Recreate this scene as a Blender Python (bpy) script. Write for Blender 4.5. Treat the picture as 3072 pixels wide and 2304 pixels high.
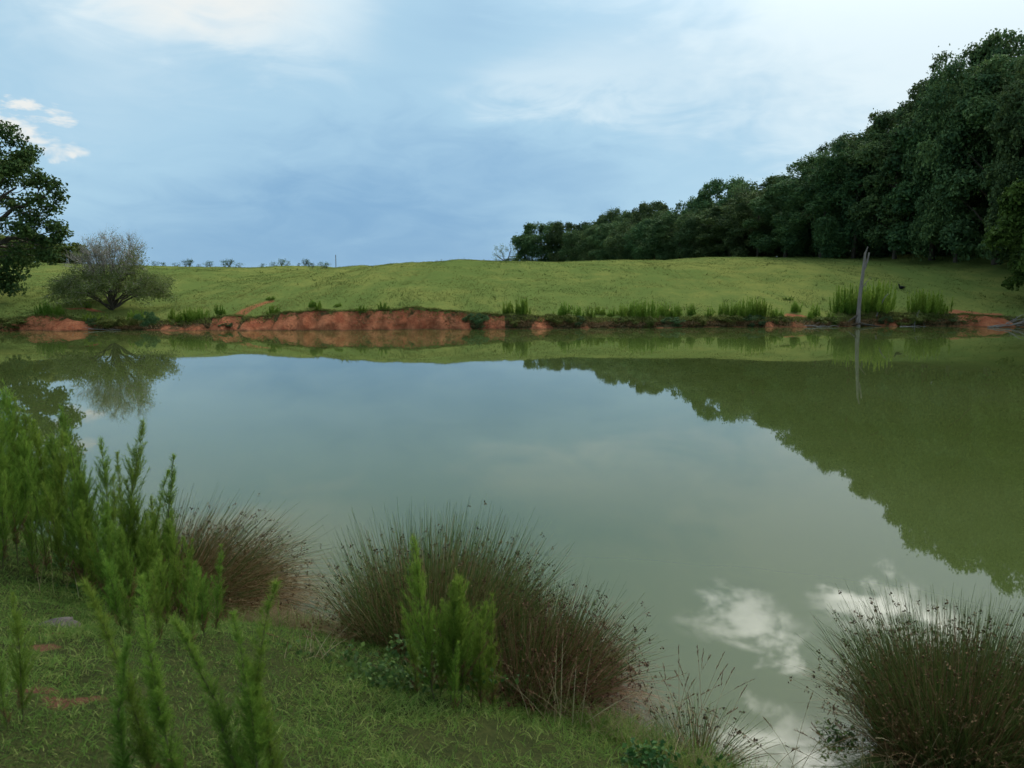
import bpy, math, random
import numpy as np

for o in list(bpy.data.objects):
    bpy.data.objects.remove(o)
scene = bpy.context.scene
COL = scene.collection
RNG = np.random.default_rng(11)
random.seed(11)
PI = math.pi

# ---------------------------------------------------------------- camera
CAM_H, PITCH, FPX = 2.6, math.radians(7.0), 28 / 36 * 1024
cam_d = bpy.data.cameras.new('camera')
cam_d.lens = 28; cam_d.sensor_width = 36; cam_d.sensor_fit = 'HORIZONTAL'
cam_d.clip_start = 0.05; cam_d.clip_end = 5000
cam_d.dof.use_dof = True; cam_d.dof.focus_distance = 11.0; cam_d.dof.aperture_fstop = 4.5
cam = bpy.data.objects.new('camera', cam_d); COL.objects.link(cam)
cam.location = (0, 0, CAM_H); cam.rotation_euler = (PI / 2 - PITCH, 0, 0)
scene.camera = cam

# ---------------------------------------------------------------- tiny node language
class V:
    """a socket that can be used in arithmetic"""
    def __init__(s, nt, sock): s.nt, s.k = nt, sock
    def _m(s, op, *a, clamp=False):
        n = s.nt.nodes.new('ShaderNodeMath'); n.operation = op; n.use_clamp = clamp
        for i, x in enumerate((s,) + a):
            if isinstance(x, V): s.nt.links.new(x.k, n.inputs[i])
            else: n.inputs[i].default_value = x
        return V(s.nt, n.outputs[0])
    def __add__(s, o): return s._m('ADD', o)
    def __sub__(s, o): return s._m('SUBTRACT', o)
    def __mul__(s, o): return s._m('MULTIPLY', o)
    def __truediv__(s, o): return s._m('DIVIDE', o)
    __radd__ = __add__; __rmul__ = __mul__
    def pw(s, o): return s._m('POWER', o)
    def clamp(s): return s._m('ADD', 0.0, clamp=True)
    def ss(s, a, b, lo=0.0, hi=1.0):
        n = s.nt.nodes.new('ShaderNodeMapRange'); n.interpolation_type = 'SMOOTHSTEP'
        s.nt.links.new(s.k, n.inputs[0])
        for i, x in zip((1, 2, 3, 4), (a, b, lo, hi)): n.inputs[i].default_value = x
        return V(s.nt, n.outputs[0])

class NT:
    def __init__(s, nt):
        s.nt = nt; nt.nodes.clear()
    def node(s, t, **kw):
        n = s.nt.nodes.new(t)
        for k, v in kw.items(): setattr(n, k, v)
        return n
    def link(s, a, b): s.nt.links.new(a.k if isinstance(a, V) else a, b)
    def val(s, sock): return V(s.nt, sock)
    def noise(s, vec, scale, detail=3, rough=.55, dist=0.0):
        n = s.node('ShaderNodeTexNoise'); s.link(vec, n.inputs['Vector'])
        n.inputs['Scale'].default_value = scale; n.inputs['Detail'].default_value = detail
        n.inputs['Roughness'].default_value = rough; n.inputs['Distortion'].default_value = dist
        return s.val(n.outputs['Fac'])
    def mix(s, f, a, b):
        n = s.node('ShaderNodeMix', data_type='RGBA')
        for x, i in ((f, 0), (a, 6), (b, 7)):
            if isinstance(x, V): s.link(x, n.inputs[i])
            elif isinstance(x, (int, float)): n.inputs[i].default_value = x
            elif isinstance(x, (tuple, list)): n.inputs[i].default_value = tuple(x) + (1,) if len(x) == 3 else x
            else: s.link(x, n.inputs[i])
        return s.val(n.outputs[2])
    def scalecol(s, c, f):
        n = s.node('ShaderNodeVectorMath', operation='SCALE')
        s.link(c, n.inputs[0])
        if isinstance(f, V): s.link(f, n.inputs['Scale'])
        else: n.inputs['Scale'].default_value = f
        return s.val(n.outputs[0])
    def addcol(s, a, b):
        n = s.node('ShaderNodeVectorMath', operation='ADD'); s.link(a, n.inputs[0]); s.link(b, n.inputs[1])
        return s.val(n.outputs[0])
    def mapping(s, vec, sc):
        n = s.node('ShaderNodeVectorMath', operation='MULTIPLY'); s.link(vec, n.inputs[0]); n.inputs[1].default_value = sc
        return s.val(n.outputs[0])

# ---------------------------------------------------------------- world (clouded summer evening sky)
SUN_EL, SUN_AZ = math.radians(43), math.radians(40)        # ahead and to the right of the camera, behind cloud
world = bpy.data.worlds.new('World'); scene.world = world; world.use_nodes = True
w = NT(world.node_tree)
tc = w.node('ShaderNodeTexCoord'); D = tc.outputs['Generated']
sx = w.node('ShaderNodeSeparateXYZ'); w.link(D, sx.inputs[0])
X, Y, Z = (w.val(sx.outputs[i]) for i in range(3))
deg = 180 / PI
wob = w.noise(w.mapping(D, (1, 1, 2.2)), 3.4, 4, .58, .6) - .5           # soft warp
wob2 = w.noise(w.mapping(D, (1, 1, 3.0)), 9.0, 4, .6, .8) - .5
az = X._m('ARCTAN2', Y) * deg
el = Z._m('ARCSINE') * deg
azw, elw = az + wob * 16 + wob2 * 5, el + wob2 * 5 + wob * 4
def blob(a0, e0, ra, re, a=azw, e=elw):
    da = (a - a0) / ra; de = (e - e0) / re
    return (da * da + de * de)._m('SQRT').ss(1.0, 0.0)
elc = el._m('ABSOLUTE')
f = elc.ss(0, 34, .30, .78)
f = f + blob(30, 12, 34, 24) * .52 + blob(-18, 19, 24, 11) * .34 + blob(-30, 9, 14, 8) * .25
f = f - blob(-12, 2.5, 26, 8) * .22 - blob(-4, 18.5, 9, 6) * .30 - blob(6, 9, 12, 5) * .18 - blob(-6, 10, 12, 8) * .08
f = f + blob(3, 14, 12, 3.5) * .20 + wob * .36 + wob2 * .26 + blob(-12, .6, 14, 1.6) * .16
f = f.clamp()
lowc, midc, hic = (.215, .418, .655), (.420, .655, .830), (.78, .92, .98)
skycol = w.mix(f.ss(.5, 1.0), w.mix(f.ss(0, .55), lowc, midc), hic)
# white breaks
frag = w.noise(w.mapping(D, (1, 1, 2.4)), 11.0, 5, .6, .4)
br = blob(-19, 18.5, 8, 4.5) * .75
bm = blob(-32.0, 9.0, 5.6, 3.6, az + wob * 10, el + wob2 * 6)
br2 = (bm + (frag - .5) * 4.2 * bm.ss(0, .4)).ss(.36, .95) * .85
white = (br + br2).clamp()
skycol = w.mix(white, skycol, (.96, .945, .89))
# brilliant cumulus edges around the veiled sun
sd = (math.sin(SUN_AZ) * math.cos(SUN_EL), math.cos(SUN_AZ) * math.cos(SUN_EL), math.sin(SUN_EL))
dn = w.node('ShaderNodeVectorMath', operation='DOT_PRODUCT'); w.link(D, dn.inputs[0]); dn.inputs[1].default_value = sd
ang = w.val(dn.outputs['Value'])._m('ARCCOSINE') * deg
cum = w.noise(w.mapping(D, (1, 1, 1.15)), 3.9, 6, .58, .35)
azc, elc2 = az + (frag - .5) * 16, el + (frag - .5) * 9
cm = blob(17, 23, 5.5, 3.2, azc, elc2) + blob(26, 20.6, 7, 2.4, azc, elc2) + blob(33.5, 24, 8, 3.8, azc, elc2) + blob(18.5, 30, 7, 3.0, azc, elc2)
fine_c = w.noise(w.mapping(D, (1, 1, 1.3)), 26.0, 4, .62, .3)
cum = ((cm + (fine_c - .5) * 1.3 * cm.ss(0, .3)).ss(.08, 1.15) + cum.ss(.52, .66) * el.ss(27, 33)).clamp()
glow = ang.ss(52, 8, 0.0, 1.0)
bright = w.scalecol(w.mix(0.0, (1.0, .96, .88), (1, 1, 1)), cum * (glow * glow * 9.5 + .15))
skycol = w.addcol(skycol, bright)
veil = w.scalecol(w.mix(0.0, (.95, .97, .93), (1, 1, 1)), glow * el.ss(12, 34) * 1.5)
skycol = w.addcol(skycol, veil)
nish = w.node('ShaderNodeTexSky', sky_type='NISHITA'); nish.sun_disc = False
nish.sun_elevation = SUN_EL; nish.sun_rotation = SUN_AZ
cloudcol = w.scalecol(skycol, 10.0)                         # background strength is 0.1
final = w.mix(.93, nish.outputs[0], cloudcol)
bg = w.node('ShaderNodeBackground'); w.link(final, bg.inputs[0]); bg.inputs[1].default_value = 0.1
wo = w.node('ShaderNodeOutputWorld'); w.link(bg.outputs[0], wo.inputs[0])
world.cycles.sampling_method = 'MANUAL'; world.cycles.sample_map_resolution = 512

sun_d = bpy.data.lights.new('sun', 'SUN'); sun_d.energy = 1.4; sun_d.angle = math.radians(14)
sun_d.color = (1, .95, .86)
sun = bpy.data.objects.new('sun', sun_d); COL.objects.link(sun)
sun.rotation_euler = (PI / 2 - SUN_EL, 0, PI - SUN_AZ)

vs = scene.view_settings
scene.display_settings.display_device = 'sRGB'
vs.view_transform = 'Standard'; vs.look = 'None'; vs.exposure = 0.0; vs.gamma = 1.0; vs.use_curve_mapping = False
scene.cycles.max_bounces = 4; scene.cycles.diffuse_bounces = 2; scene.cycles.glossy_bounces = 2; scene.cycles.transmission_bounces = 2
scene.cycles.use_adaptive_sampling = True; scene.cycles.adaptive_threshold = .03
scene.cycles.transparent_max_bounces = 4; scene.cycles.sample_clamp_indirect = 6

# ---------------------------------------------------------------- materials
def material(name):
    m = bpy.data.materials.new(name); m.use_nodes = True
    t = NT(m.node_tree)
    out = t.node('ShaderNodeOutputMaterial')
    return m, t, out
def attr(t, name): return t.val(t.node('ShaderNodeAttribute', attribute_name=name).outputs['Fac'])
def principled(t, col, rough=.7, spec=.3, normal=None, ior=1.45):
    p = t.node('ShaderNodeBsdfPrincipled')
    if isinstance(col, tuple): p.inputs['Base Color'].default_value = col + (1,)
    else: t.link(col, p.inputs['Base Color'])
    if isinstance(rough, V): t.link(rough, p.inputs['Roughness'])
    else: p.inputs['Roughness'].default_value = rough
    p.inputs['Specular IOR Level'].default_value = spec; p.inputs['IOR'].default_value = ior
    if normal is not None: t.link(normal, p.inputs['Normal'])
    return p
def bump(t, h, strength, dist):
    b = t.node('ShaderNodeBump'); t.link(h, b.inputs['Height'])
    b.inputs['Strength'].default_value = strength; b.inputs['Distance'].default_value = dist
    return b.outputs[0]
def leafy(name, dark, mid, light, trans=.22, spec=.10, rough=.65, objvar=.35):
    """foliage: colour varies from leaf to leaf (rnd) and from plant to plant"""
    m, t, out = material(name)
    r = attr(t, 'rnd'); oi = t.node('ShaderNodeObjectInfo')
    c = t.mix(r.ss(.5, 1), t.mix(r.ss(0, .6), dark, mid), light)
    orr = t.val(oi.outputs['Random'])
    hsv = t.node('ShaderNodeHueSaturation'); t.link(c, hsv.inputs['Color'])
    t.link(orr * .05 * objvar * 2 + (.5 - .025 * objvar * 2), hsv.inputs['Hue'])
    t.link((orr * 7.31)._m('FRACT') * objvar + (1 - objvar * .5), hsv.inputs['Value'])
    c = hsv.outputs[0]
    p = principled(t, t.val(c), rough, spec)
    if trans:
        tr = t.node('ShaderNodeBsdfTranslucent')
        t.link(t.mix(.5, t.val(c), light), tr.inputs[0])
        mx = t.node('ShaderNodeMixShader'); mx.inputs[0].default_value = trans
        t.link(p.outputs[0], mx.inputs[1]); t.link(tr.outputs[0], mx.inputs[2]); t.link(mx.outputs[0], out.inputs[0])
    else: t.link(p.outputs[0], out.inputs[0])
    return m
def barky(name, a, b, scale=8, stretch=.25, rough=.9):
    m, t, out = material(name)
    g = t.node('ShaderNodeTexCoord').outputs['Object']
    n = t.noise(t.mapping(g, (1, 1, stretch)), scale, 5, .65)
    n2 = t.noise(g, scale * .25, 3)
    c = t.mix((n.ss(.3, .7) * .7 + n2 * .3).clamp(), a, b)
    t.link(principled(t, c, rough, .2, bump(t, n, .7, .03)).outputs[0], out.inputs[0])
    return m

M = {}
M['forest_leaf'] = leafy('forest_leaf', (.036, .074, .034), (.075, .130, .050), (.150, .215, .072), .24, .1, .65, .55)
M['oak_leaf'] = leafy('oak_leaf', (.034, .068, .024), (.062, .112, .032), (.120, .170, .046), .24)
M['bright_leaf'] = leafy('bright_leaf', (.036, .075, .016), (.062, .120, .022), (.105, .180, .034), .25)
M['willow_leaf'] = leafy('willow_leaf', (.090, .140, .036), (.150, .200, .058), (.24, .27, .095), .36)
M['bush_leaf'] = leafy('bush_leaf', (.065, .095, .022), (.125, .155, .036), (.21, .225, .060), .3)
M['fennel_leaf'] = leafy('fennel_leaf', (.058, .125, .016), (.130, .235, .028), (.270, .360, .060), .42)
M['rush_green'] = leafy('rush_green', (.040, .078, .018), (.072, .118, .026), (.130, .160, .045), .15, .12, .55)
M['rush_dead'] = leafy('rush_dead', (.115, .054, .026), (.205, .108, .052), (.350, .225, .125), .15, .10, .6)
M['straw'] = leafy('straw', (.22, .16, .08), (.34, .26, .14), (.48, .40, .25), .25, .1, .6)
M['rush_head'] = leafy('rush_head', (.05, .024, .013), (.09, .045, .022), (.15, .08, .04), 0)
M['grass_blade'] = leafy('grass_blade', (.062, .130, .022), (.120, .220, .036), (.29, .32, .095), .34, .10, .6, 0)
M['field_blade'] = leafy('field_blade', (.088, .126, .034), (.142, .172, .046), (.212, .208, .062), .34, .03, .9, 0)
M['bramble_leaf'] = leafy('bramble_leaf', (.025, .070, .016), (.050, .115, .024), (.105, .185, .036), .3, .15, .5)
M['bark'] = barky('bark', (.045, .036, .028), (.13, .105, .08))
M['twig'] = barky('twig', (.32, .27, .22), (.50, .44, .38))
M['snag_wood'] = barky('snag_wood', (.105, .085, .070), (.29, .25, .22), 14, .12)
M['driftwood'] = barky('driftwood', (.13, .115, .10), (.34, .30, .27), 18, .3)
M['stem'] = barky('stem', (.06, .075, .025), (.13, .12, .05), 30, .2)
M['feather'] = barky('feather', (.008, .008, .009), (.020, .019, .020), 30, 1, .5)
M['post'] = barky('post', (.10, .09, .08), (.2, .18, .16))
M['stone'] = barky('stone', (.055, .045, .040), (.12, .10, .09), 14, 1)

# water: silt-green pond, nearly still
m, t, out = material('pond_water')
g = t.node('ShaderNodeNewGeometry').outputs['Position']
off = t.node('ShaderNodeVectorMath', operation='ADD'); t.link(g, off.inputs[0]); off.inputs[1].default_value = (3.17, 41.7, 5.43); gw = off.outputs[0]
n1 = t.noise(t.mapping(gw, (.9, .7, .8)), .47, 1, .5); n2 = t.noise(t.mapping(gw, (1, .6, .7)), 5.0, 1, .5)
silt = t.noise(g, .12, 4, .6)
c = t.mix(silt.ss(.3, .7), (.054, .074, .018), (.068, .087, .026))
t.link(principled(t, c, .018, .5, bump(t, n1 * 1.0 + n2 * .05, .14, .012), 1.333).outputs[0], out.inputs[0])
M['water'] = m

# meadow turf with clay where it is worn through
m, t, out = material('meadow_turf')
g = t.node('ShaderNodeNewGeometry').outputs['Position']
big = t.noise(t.mapping(g, (1, .55, .5)), .07, 4, .6, .6); med = t.noise(t.mapping(g, (1, .6, 1)), .55, 5, .65)
fine = t.noise(t.mapping(g, (1, .45, 1)), 5.0, 5, .75)
c = t.mix((big * .9 + med * .7 - .3).ss(.38, .72), (.112, .150, .040), (.182, .192, .052))
c = t.mix(fine.ss(.42, .72) * .45, c, (.085, .112, .034))
c = t.mix((med * .5 + fine * .6).ss(.66, .76) * .55, c, (.13, .105, .050))
cl = (attr(t, 'clay') + (fine - .5) * .5).ss(.35, .6)
clayc = t.mix(med, (.23, .075, .036), (.33, .14, .075))
c = t.mix(cl, c, clayc)
t.link(principled(t, c, 1.0, .0, bump(t, fine + med * .3, .7, .07)).outputs[0], out.inputs[0])
M['turf'] = m

# eroded red clay face
m, t, out = material('red_clay')
g = t.node('ShaderNodeNewGeometry').outputs['Position']
sz = t.node('ShaderNodeSeparateXYZ'); t.link(g, sz.inputs[0]); z = t.val(sz.outputs[2])
n1 = t.noise(g, 1.1, 4, .6); n2 = t.noise(t.mapping(g, (1, 1, .45)), 6.0, 5, .7); n3 = t.noise(t.mapping(g, (1, 1, 3)), 2.6, 4)
c = t.mix(n1.ss(.3, .7), (.30, .086, .042), (.47, .175, .086))
c = t.mix(n3.ss(.55, .75) * .5, c, (.50, .24, .125))
streak = t.noise(t.mapping(g, (1, 1, .12)), 7.0, 4, .7)
c = t.mix(streak.ss(.5, .75) * .55, c, (.20, .068, .040))
c = t.mix(n2.ss(.50, .75) * .75, c, (.13, .046, .028))
c = t.mix((z + n2 * .1).ss(.14, .04) * .6, c, (.17, .085, .05))
veg_shade = (attr(t, 'veg_shade') + (n2 - .5) * .6).ss(.35, .65)
soil = t.mix(n2, (.045, .035, .020), (.085, .080, .032))
c = t.mix(veg_shade, c, soil)
t.link(principled(t, c, 1.0, .03, bump(t, n2 * 1.4 + n1, 1.0, .16)).outputs[0], out.inputs[0])
M['clay'] = m

# near bank soil under the grass
m, t, out = material('bank_soil')
g = t.node('ShaderNodeNewGeometry').outputs['Position']
n1 = t.noise(g, 1.3, 4, .6); n2 = t.noise(g, 14.0, 5, .7); n3 = t.noise(g, 60.0, 3, .6)
c = t.mix(n2.ss(.3, .7), (.028, .036, .012), (.050, .058, .018))
c = t.mix(n3.ss(.5, .75) * .4, c, (.10, .08, .04))
cl = (attr(t, 'clay') + (n2 - .5) * .6).ss(.40, .62)
c = t.mix(cl, c, t.mix(n1, (.085, .040, .024), (.14, .072, .042)))
sz = t.node('ShaderNodeSeparateXYZ'); t.link(g, sz.inputs[0]); z = t.val(sz.outputs[2])
c = t.mix((z + n2 * .08).ss(.13, .03), c, (.050, .036, .024))
t.link(principled(t, c, 1.0, .02, bump(t, n2 + n3 * .5, 1.0, .03)).outputs[0], out.inputs[0])
M['soil'] = m

# ---------------------------------------------------------------- mesh building
class MB:
    def __init__(s): s.v, s.f4, s.f3, s.r, s.n = [], [], [], [], 0
    def add(s, v, f, r=None):
        v = np.asarray(v, float).reshape(-1, 3); f = np.asarray(f, np.int64)
        if len(v) == 0: return s
        (s.f4 if f.shape[1] == 4 else s.f3).append(f + s.n)
        s.v.append(v)
        s.r.append(np.full(len(v), RNG.random()) if r is None else np.asarray(r, float))
        s.n += len(v); return s
    def mesh(s, name, extra=None, smooth=False):
        me = bpy.data.meshes.new(name)
        v = np.concatenate(s.v); r = np.concatenate(s.r)
        f4 = np.concatenate(s.f4) if s.f4 else np.zeros((0, 4), np.int64)
        f3 = np.concatenate(s.f3) if s.f3 else np.zeros((0, 3), np.int64)
        me.vertices.add(len(v)); me.vertices.foreach_set('co', v.astype(np.float32).ravel())
        li = np.concatenate([f4.ravel(), f3.ravel()]).astype(np.int32)
        me.loops.add(len(li)); me.loops.foreach_set('vertex_index', li)
        st = np.concatenate([np.arange(len(f4)) * 4, len(f4) * 4 + np.arange(len(f3)) * 3]).astype(np.int32)
        me.polygons.add(len(st)); me.polygons.foreach_set('loop_start', st)
        me.update(calc_edges=True)
        a = me.attributes.new('rnd', 'FLOAT', 'POINT'); a.data.foreach_set('value', r.astype(np.float32))
        for k, arr in (extra or {}).items():
            a = me.attributes.new(k, 'FLOAT', 'POINT'); a.data.foreach_set('value', np.asarray(arr, np.float32))
        if smooth: me.polygons.foreach_set('use_smooth', np.ones(len(st), bool))
        return me
    def tri(s): return sum(len(f) * 2 for f in s.f4) + sum(len(f) for f in s.f3)

def unit(a): return a / np.maximum(np.linalg.norm(a, axis=-1, keepdims=True), 1e-9)
def rand_unit(n): return unit(RNG.normal(size=(n, 3)))

def ribbons(mb, base, u, L, W, droop=None, segs=3, rnd=None, taper=.85, side=None):
    base = np.asarray(base, float); n = len(base)
    if n == 0: return None
    L = np.broadcast_to(np.asarray(L, float), (n,)); W = np.broadcast_to(np.asarray(W, float), (n,))
    droop = np.zeros((n, 3)) if droop is None else np.broadcast_to(np.asarray(droop, float), (n, 3))
    t = np.linspace(0, 1, segs + 1)
    P = base[:, None] + L[:, None, None] * (t[None, :, None] * u[:, None] + (t ** 2)[None, :, None] * droop[:, None])
    if side is None: side = unit(np.cross(u, rand_unit(n)))
    wd = (W[:, None] * (1 - taper * t[None] ** 1.6))[:, :, None] * side[:, None] * .5
    vv = np.stack([P - wd, P + wd], 2)                       # n, segs+1, 2, 3
    k = (segs + 1) * 2
    q = np.array([[2 * i, 2 * i + 1, 2 * i + 3, 2 * i + 2] for i in range(segs)])
    f = (np.arange(n)[:, None, None] * k + q[None]).reshape(-1, 4)
    rnd = RNG.random(n) if rnd is None else rnd
    mb.add(vv.reshape(-1, 3), f, np.repeat(rnd, k))
    return P

def leaves(mb, pos, nrm, size, rnd=None, asp=.55):
    """diamond leaves lying across nrm"""
    n = len(pos); size = np.broadcast_to(np.asarray(size, float), (n,))[:, None]
    a = unit(np.cross(nrm, rand_unit(n))); b = unit(np.cross(nrm, a))
    fold = nrm * size * .18
    v = np.stack([pos - a * size * .5, pos + b * size * asp * .5 + fold, pos + a * size * .5, pos - b * size * asp * .5 + fold], 1)
    f = np.arange(n * 4).reshape(-1, 4)
    rnd = RNG.random(n) if rnd is None else rnd
    mb.add(v.reshape(-1, 3), f, np.repeat(rnd, 4))

def tube(mb, pts, rad, sides=6, rnd=None, rough=0.0, cap=True):
    pts = np.asarray(pts, float); rad = np.broadcast_to(np.asarray(rad, float), (len(pts),))
    tg = unit(np.gradient(pts, axis=0))
    ref = np.array([0.9, .3, .1]) if abs(tg[0][2]) > .6 else np.array([0., 0, 1])
    a = unit(np.cross(tg, ref)); b = np.cross(tg, a)
    an = np.arange(sides) * 2 * PI / sides
    rr = rad[:, None] * (1 + rough * RNG.normal(size=(len(pts), sides)))
    v = pts[:, None] + rr[:, :, None] * (np.cos(an)[None, :, None] * a[:, None] + np.sin(an)[None, :, None] * b[:, None])
    i = np.arange(len(pts) - 1)[:, None] * sides; j = np.arange(sides)[None]; j2 = (j + 1) % sides
    f = np.stack([i + j, i + j2, i + sides + j2, i + sides + j], -1).reshape(-1, 4)
    r = RNG.random() if rnd is None else rnd
    v = v.reshape(-1, 3)
    mb.add(v, f, np.full(len(v), r))
    if cap:
        e = (len(pts) - 1) * sides
        vc = np.vstack([v[e:e + sides], pts[-1:] + tg[-1:] * rad[-1] * .3])
        mb.add(vc, [[k, (k + 1) % sides, sides] for k in range(sides)], np.full(len(vc), r))

def bez(a, c, b, n=8, jit=0.0):
    t = np.linspace(0, 1, n)[:, None]
    p = (1 - t) ** 2 * a + 2 * t * (1 - t) * c + t ** 2 * b
    if jit:
        j = RNG.normal(size=p.shape) * jit; j[0] = 0; p = p + j
    return p

# value noise on numpy arrays
_G = np.random.default_rng(5).random((256, 256))
def vn(x, y):
    x = np.asarray(x, float); y = np.asarray(y, float)
    xi = np.floor(x).astype(int); yi = np.floor(y).astype(int); fx, fy = x - xi, y - yi
    fx = fx * fx * (3 - 2 * fx); fy = fy * fy * (3 - 2 * fy)
    g = lambda a, b: _G[a & 255, b & 255]
    return (g(xi, yi) * (1 - fx) + g(xi + 1, yi) * fx) * (1 - fy) + (g(xi, yi + 1) * (1 - fx) + g(xi + 1, yi + 1) * fx) * fy - .5
def fbm(x, y, o=4):
    return sum(vn(x * 2 ** k + 17.3 * k, y * 2 ** k + 5.1 * k) / 1.8 ** k for k in range(o))
def sstep(x, a, b):
    t = np.clip((np.asarray(x, float) - a) / (b - a), 0, 1); return t * t * (3 - 2 * t)

# ---------------------------------------------------------------- scene objects
def obj(name, me, mat, parent=None, kind=None, label=None, cat=None, group=None, loc=None):
    o = bpy.data.objects.new(name, me); COL.objects.link(o)
    if me is not None and mat is not None and not me.materials: me.materials.append(M[mat])
    if parent is not None: o.parent = parent
    if loc is not None: o.location = tuple(float(q) for q in loc)
    if kind: o['kind'] = kind
    if label: o['label'] = label
    if cat: o['category'] = cat
    if group: o['group'] = group
    return o
def thing(name, label, cat, loc=(0, 0, 0), rz=0.0, scale=(1, 1, 1), group=None):
    o = obj(name, None, None, label=label, cat=cat, group=group, loc=loc)
    o.rotation_euler = (0, 0, float(rz)); o.scale = tuple(float(q) for q in scale); o.empty_display_size = .3
    return o
def plant(name, parts, label, cat, loc, rz=0.0, scale=(1, 1, 1), group=None, tilt=None):
    """parts: list of (name, mesh, material, kind); mesh data is shared between copies"""
    o = thing(name, label, cat, loc, rz, scale, group)
    if tilt: o.rotation_mode = 'ZYX'; o.rotation_euler = (float(tilt[0]), float(tilt[1]), float(rz))
    for nm, me, mt, kd in parts: obj(nm, me, mt, o, kd)
    return o

# ---------------------------------------------------------------- where things stand
def ray(px, py):
    x = (px - 512) / FPX; yd = (py - 384) / FPX
    return np.array([x, math.cos(PITCH) - yd * math.sin(PITCH), -math.sin(PITCH) - yd * math.cos(PITCH)])
def on_plane(px, py, z=0.0):
    d = ray(px, py); s = (z - CAM_H) / d[2]; return np.array([d[0] * s, d[1] * s, z])
def X2x(X, y): return (X / 3 - 512) / FPX * y * 1.009      # column of the photograph -> metres at depth y

_shx = [-400, -75, -60, -48, -38, -30, -20, -10, 0, 8, 18, 27, 33, 40, 48, 58, 72, 400]
_shy = [-60, -40, 5, 34, 45, 47.2, 47.4, 47.8, 48.8, 50.2, 51.3, 52.4, 51.2, 48, 30, 5, -40, -60]
def shore(x): return np.interp(x, _shx, _shy) + .5 * vn(np.asarray(x) * .35, 3.3) + .25 * vn(np.asarray(x) * 1.1, 9.3)
_lx = np.array([-600, 0, 60, 150, 230, 290, 350, 500, 600, 690, 780, 860, 960, 1180, 1250, 1390, 1500, 1650, 1800, 2000, 2300, 2560, 2700, 2900, 3072, 3600])
_lz = np.array([.6, .55, .62, .80, .75, .5, .38, .48, .55, .78, .72, .95, 1.10, 1.15, 1.28, 1.02, .82, .74, .60, .60, .62, .50, .78, .80, .62, .6])
_lw = X2x(_lx, 49.0)
def lip(x): return np.interp(x, _lw, _lz) + .10 * vn(np.asarray(x) * 1.7, 1.1) + .05 * vn(np.asarray(x) * 5, 2.2)
def setb(x): return 1.05 + .5 * vn(np.asarray(x) * .9, 7.7) + .35 * vn(np.asarray(x) * 2.6, 4.4)
def zfar(x, y):
    x = np.asarray(x, float); y = np.asarray(y, float)
    d = np.maximum(y - shore(x) - setb(x), 0)
    A = np.interp(x, [-60, -28, -12, 2, 12, 30, 60], [4.9, 4.95, 5.15, 5.8, 6.1, 6.5, 6.5])
    z = lip(x) + A * (1 - np.exp(-d / 27.0))
    k = np.minimum(d / 3, 1)
    return z + k * (.30 * fbm(x * .11, y * .11, 2) + .045 * fbm(x * .6, y * .35, 2))
def hit_far(X, Yp, dmax=260):
    """point of the far ground seen at photograph pixel (X, Yp) of 3072x2304"""
    d = ray(X / 3, Yp / 3); ys = np.arange(46.0, dmax, .05); s = ys / d[1]
    zz = CAM_H + d[2] * s; gz = zfar(d[0] * s, ys) ; ok = (zz <= gz) & (ys > shore(d[0] * s) + .4)
    i = int(np.argmax(ok)) if ok.any() else int(np.argmin(np.abs(zz - gz) + (ys < 60) * 99))
    return np.array([d[0] * s[i], ys[i], float(gz[i])])
def far_at(X, y):
    x = X2x(X, y); return np.array([x, y, float(zfar(x, y))])

# ---------------------------------------------------------------- setting: far meadow
xs = np.concatenate([-np.geomspace(420, 46, 14), np.arange(-45, 45.01, .25), np.geomspace(46, 420, 14)])
dd = np.concatenate([[-.16, 0, .12, .25, .4, .6, .8], np.arange(1.05, 6, .3), np.geomspace(6.2, 1500, 90)])
gx = np.repeat(xs[:, None], len(dd), 1); lipy = shore(xs) + setb(xs)
gy = lipy[:, None] + dd[None]
gz = zfar(gx, gy)
gz[:, 0] = gz[:, 1] - .13 + .05 * vn(xs * 4, 8.8)
ch = np.zeros_like(gx)                                       # where the clay shows through the turf
def scar(X, Yp, rx, ry):
    global ch
    p = hit_far(X, Yp); ch = np.maximum(ch, np.exp(-(((gx - p[0]) / rx) ** 2 + ((gy - p[1]) / ry) ** 2) ** 1.5))
gully = [hit_far(*q) for q in ((690, 962), (715, 945), (737, 928), (765, 915), (795, 905), (820, 900))]
for a, b in zip(gully[:-1], gully[1:]):
    for s in np.linspace(0, 1, 6):
        p = a + (b - a) * s; wdt = .48 - .33 * (p[1] - gully[0][1]) / (gully[-1][1] - gully[0][1])
        ch = np.maximum(ch, np.exp(-((gx - p[0]) ** 2 + ((gy - p[1]) * .6) ** 2) / wdt ** 2))
gz -= ch * .16 * (dd[None] > .2)
for q in ((2890, 938, 1.3, .9), (2945, 946, 1.5, .7), (2980, 952, .8, .7), (2650, 948, 1.0, .9), (2392, 952, .9, .8), (255, 925, 1.4, .35), (2000, 930, .3, .25)): scar(*q)
nx, ny = gx.shape
idx = np.arange(nx * ny).reshape(nx, ny)
quad = lambda i: np.stack([i[:-1, :-1], i[1:, :-1], i[1:, 1:], i[:-1, 1:]], -1).reshape(-1, 4)
mb = MB().add(np.stack([gx, gy, gz], -1), quad(idx), np.zeros(nx * ny))
obj('meadow', mb.mesh('meadow', {'clay': ch.ravel()}, True), 'turf', kind='structure')

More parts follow.
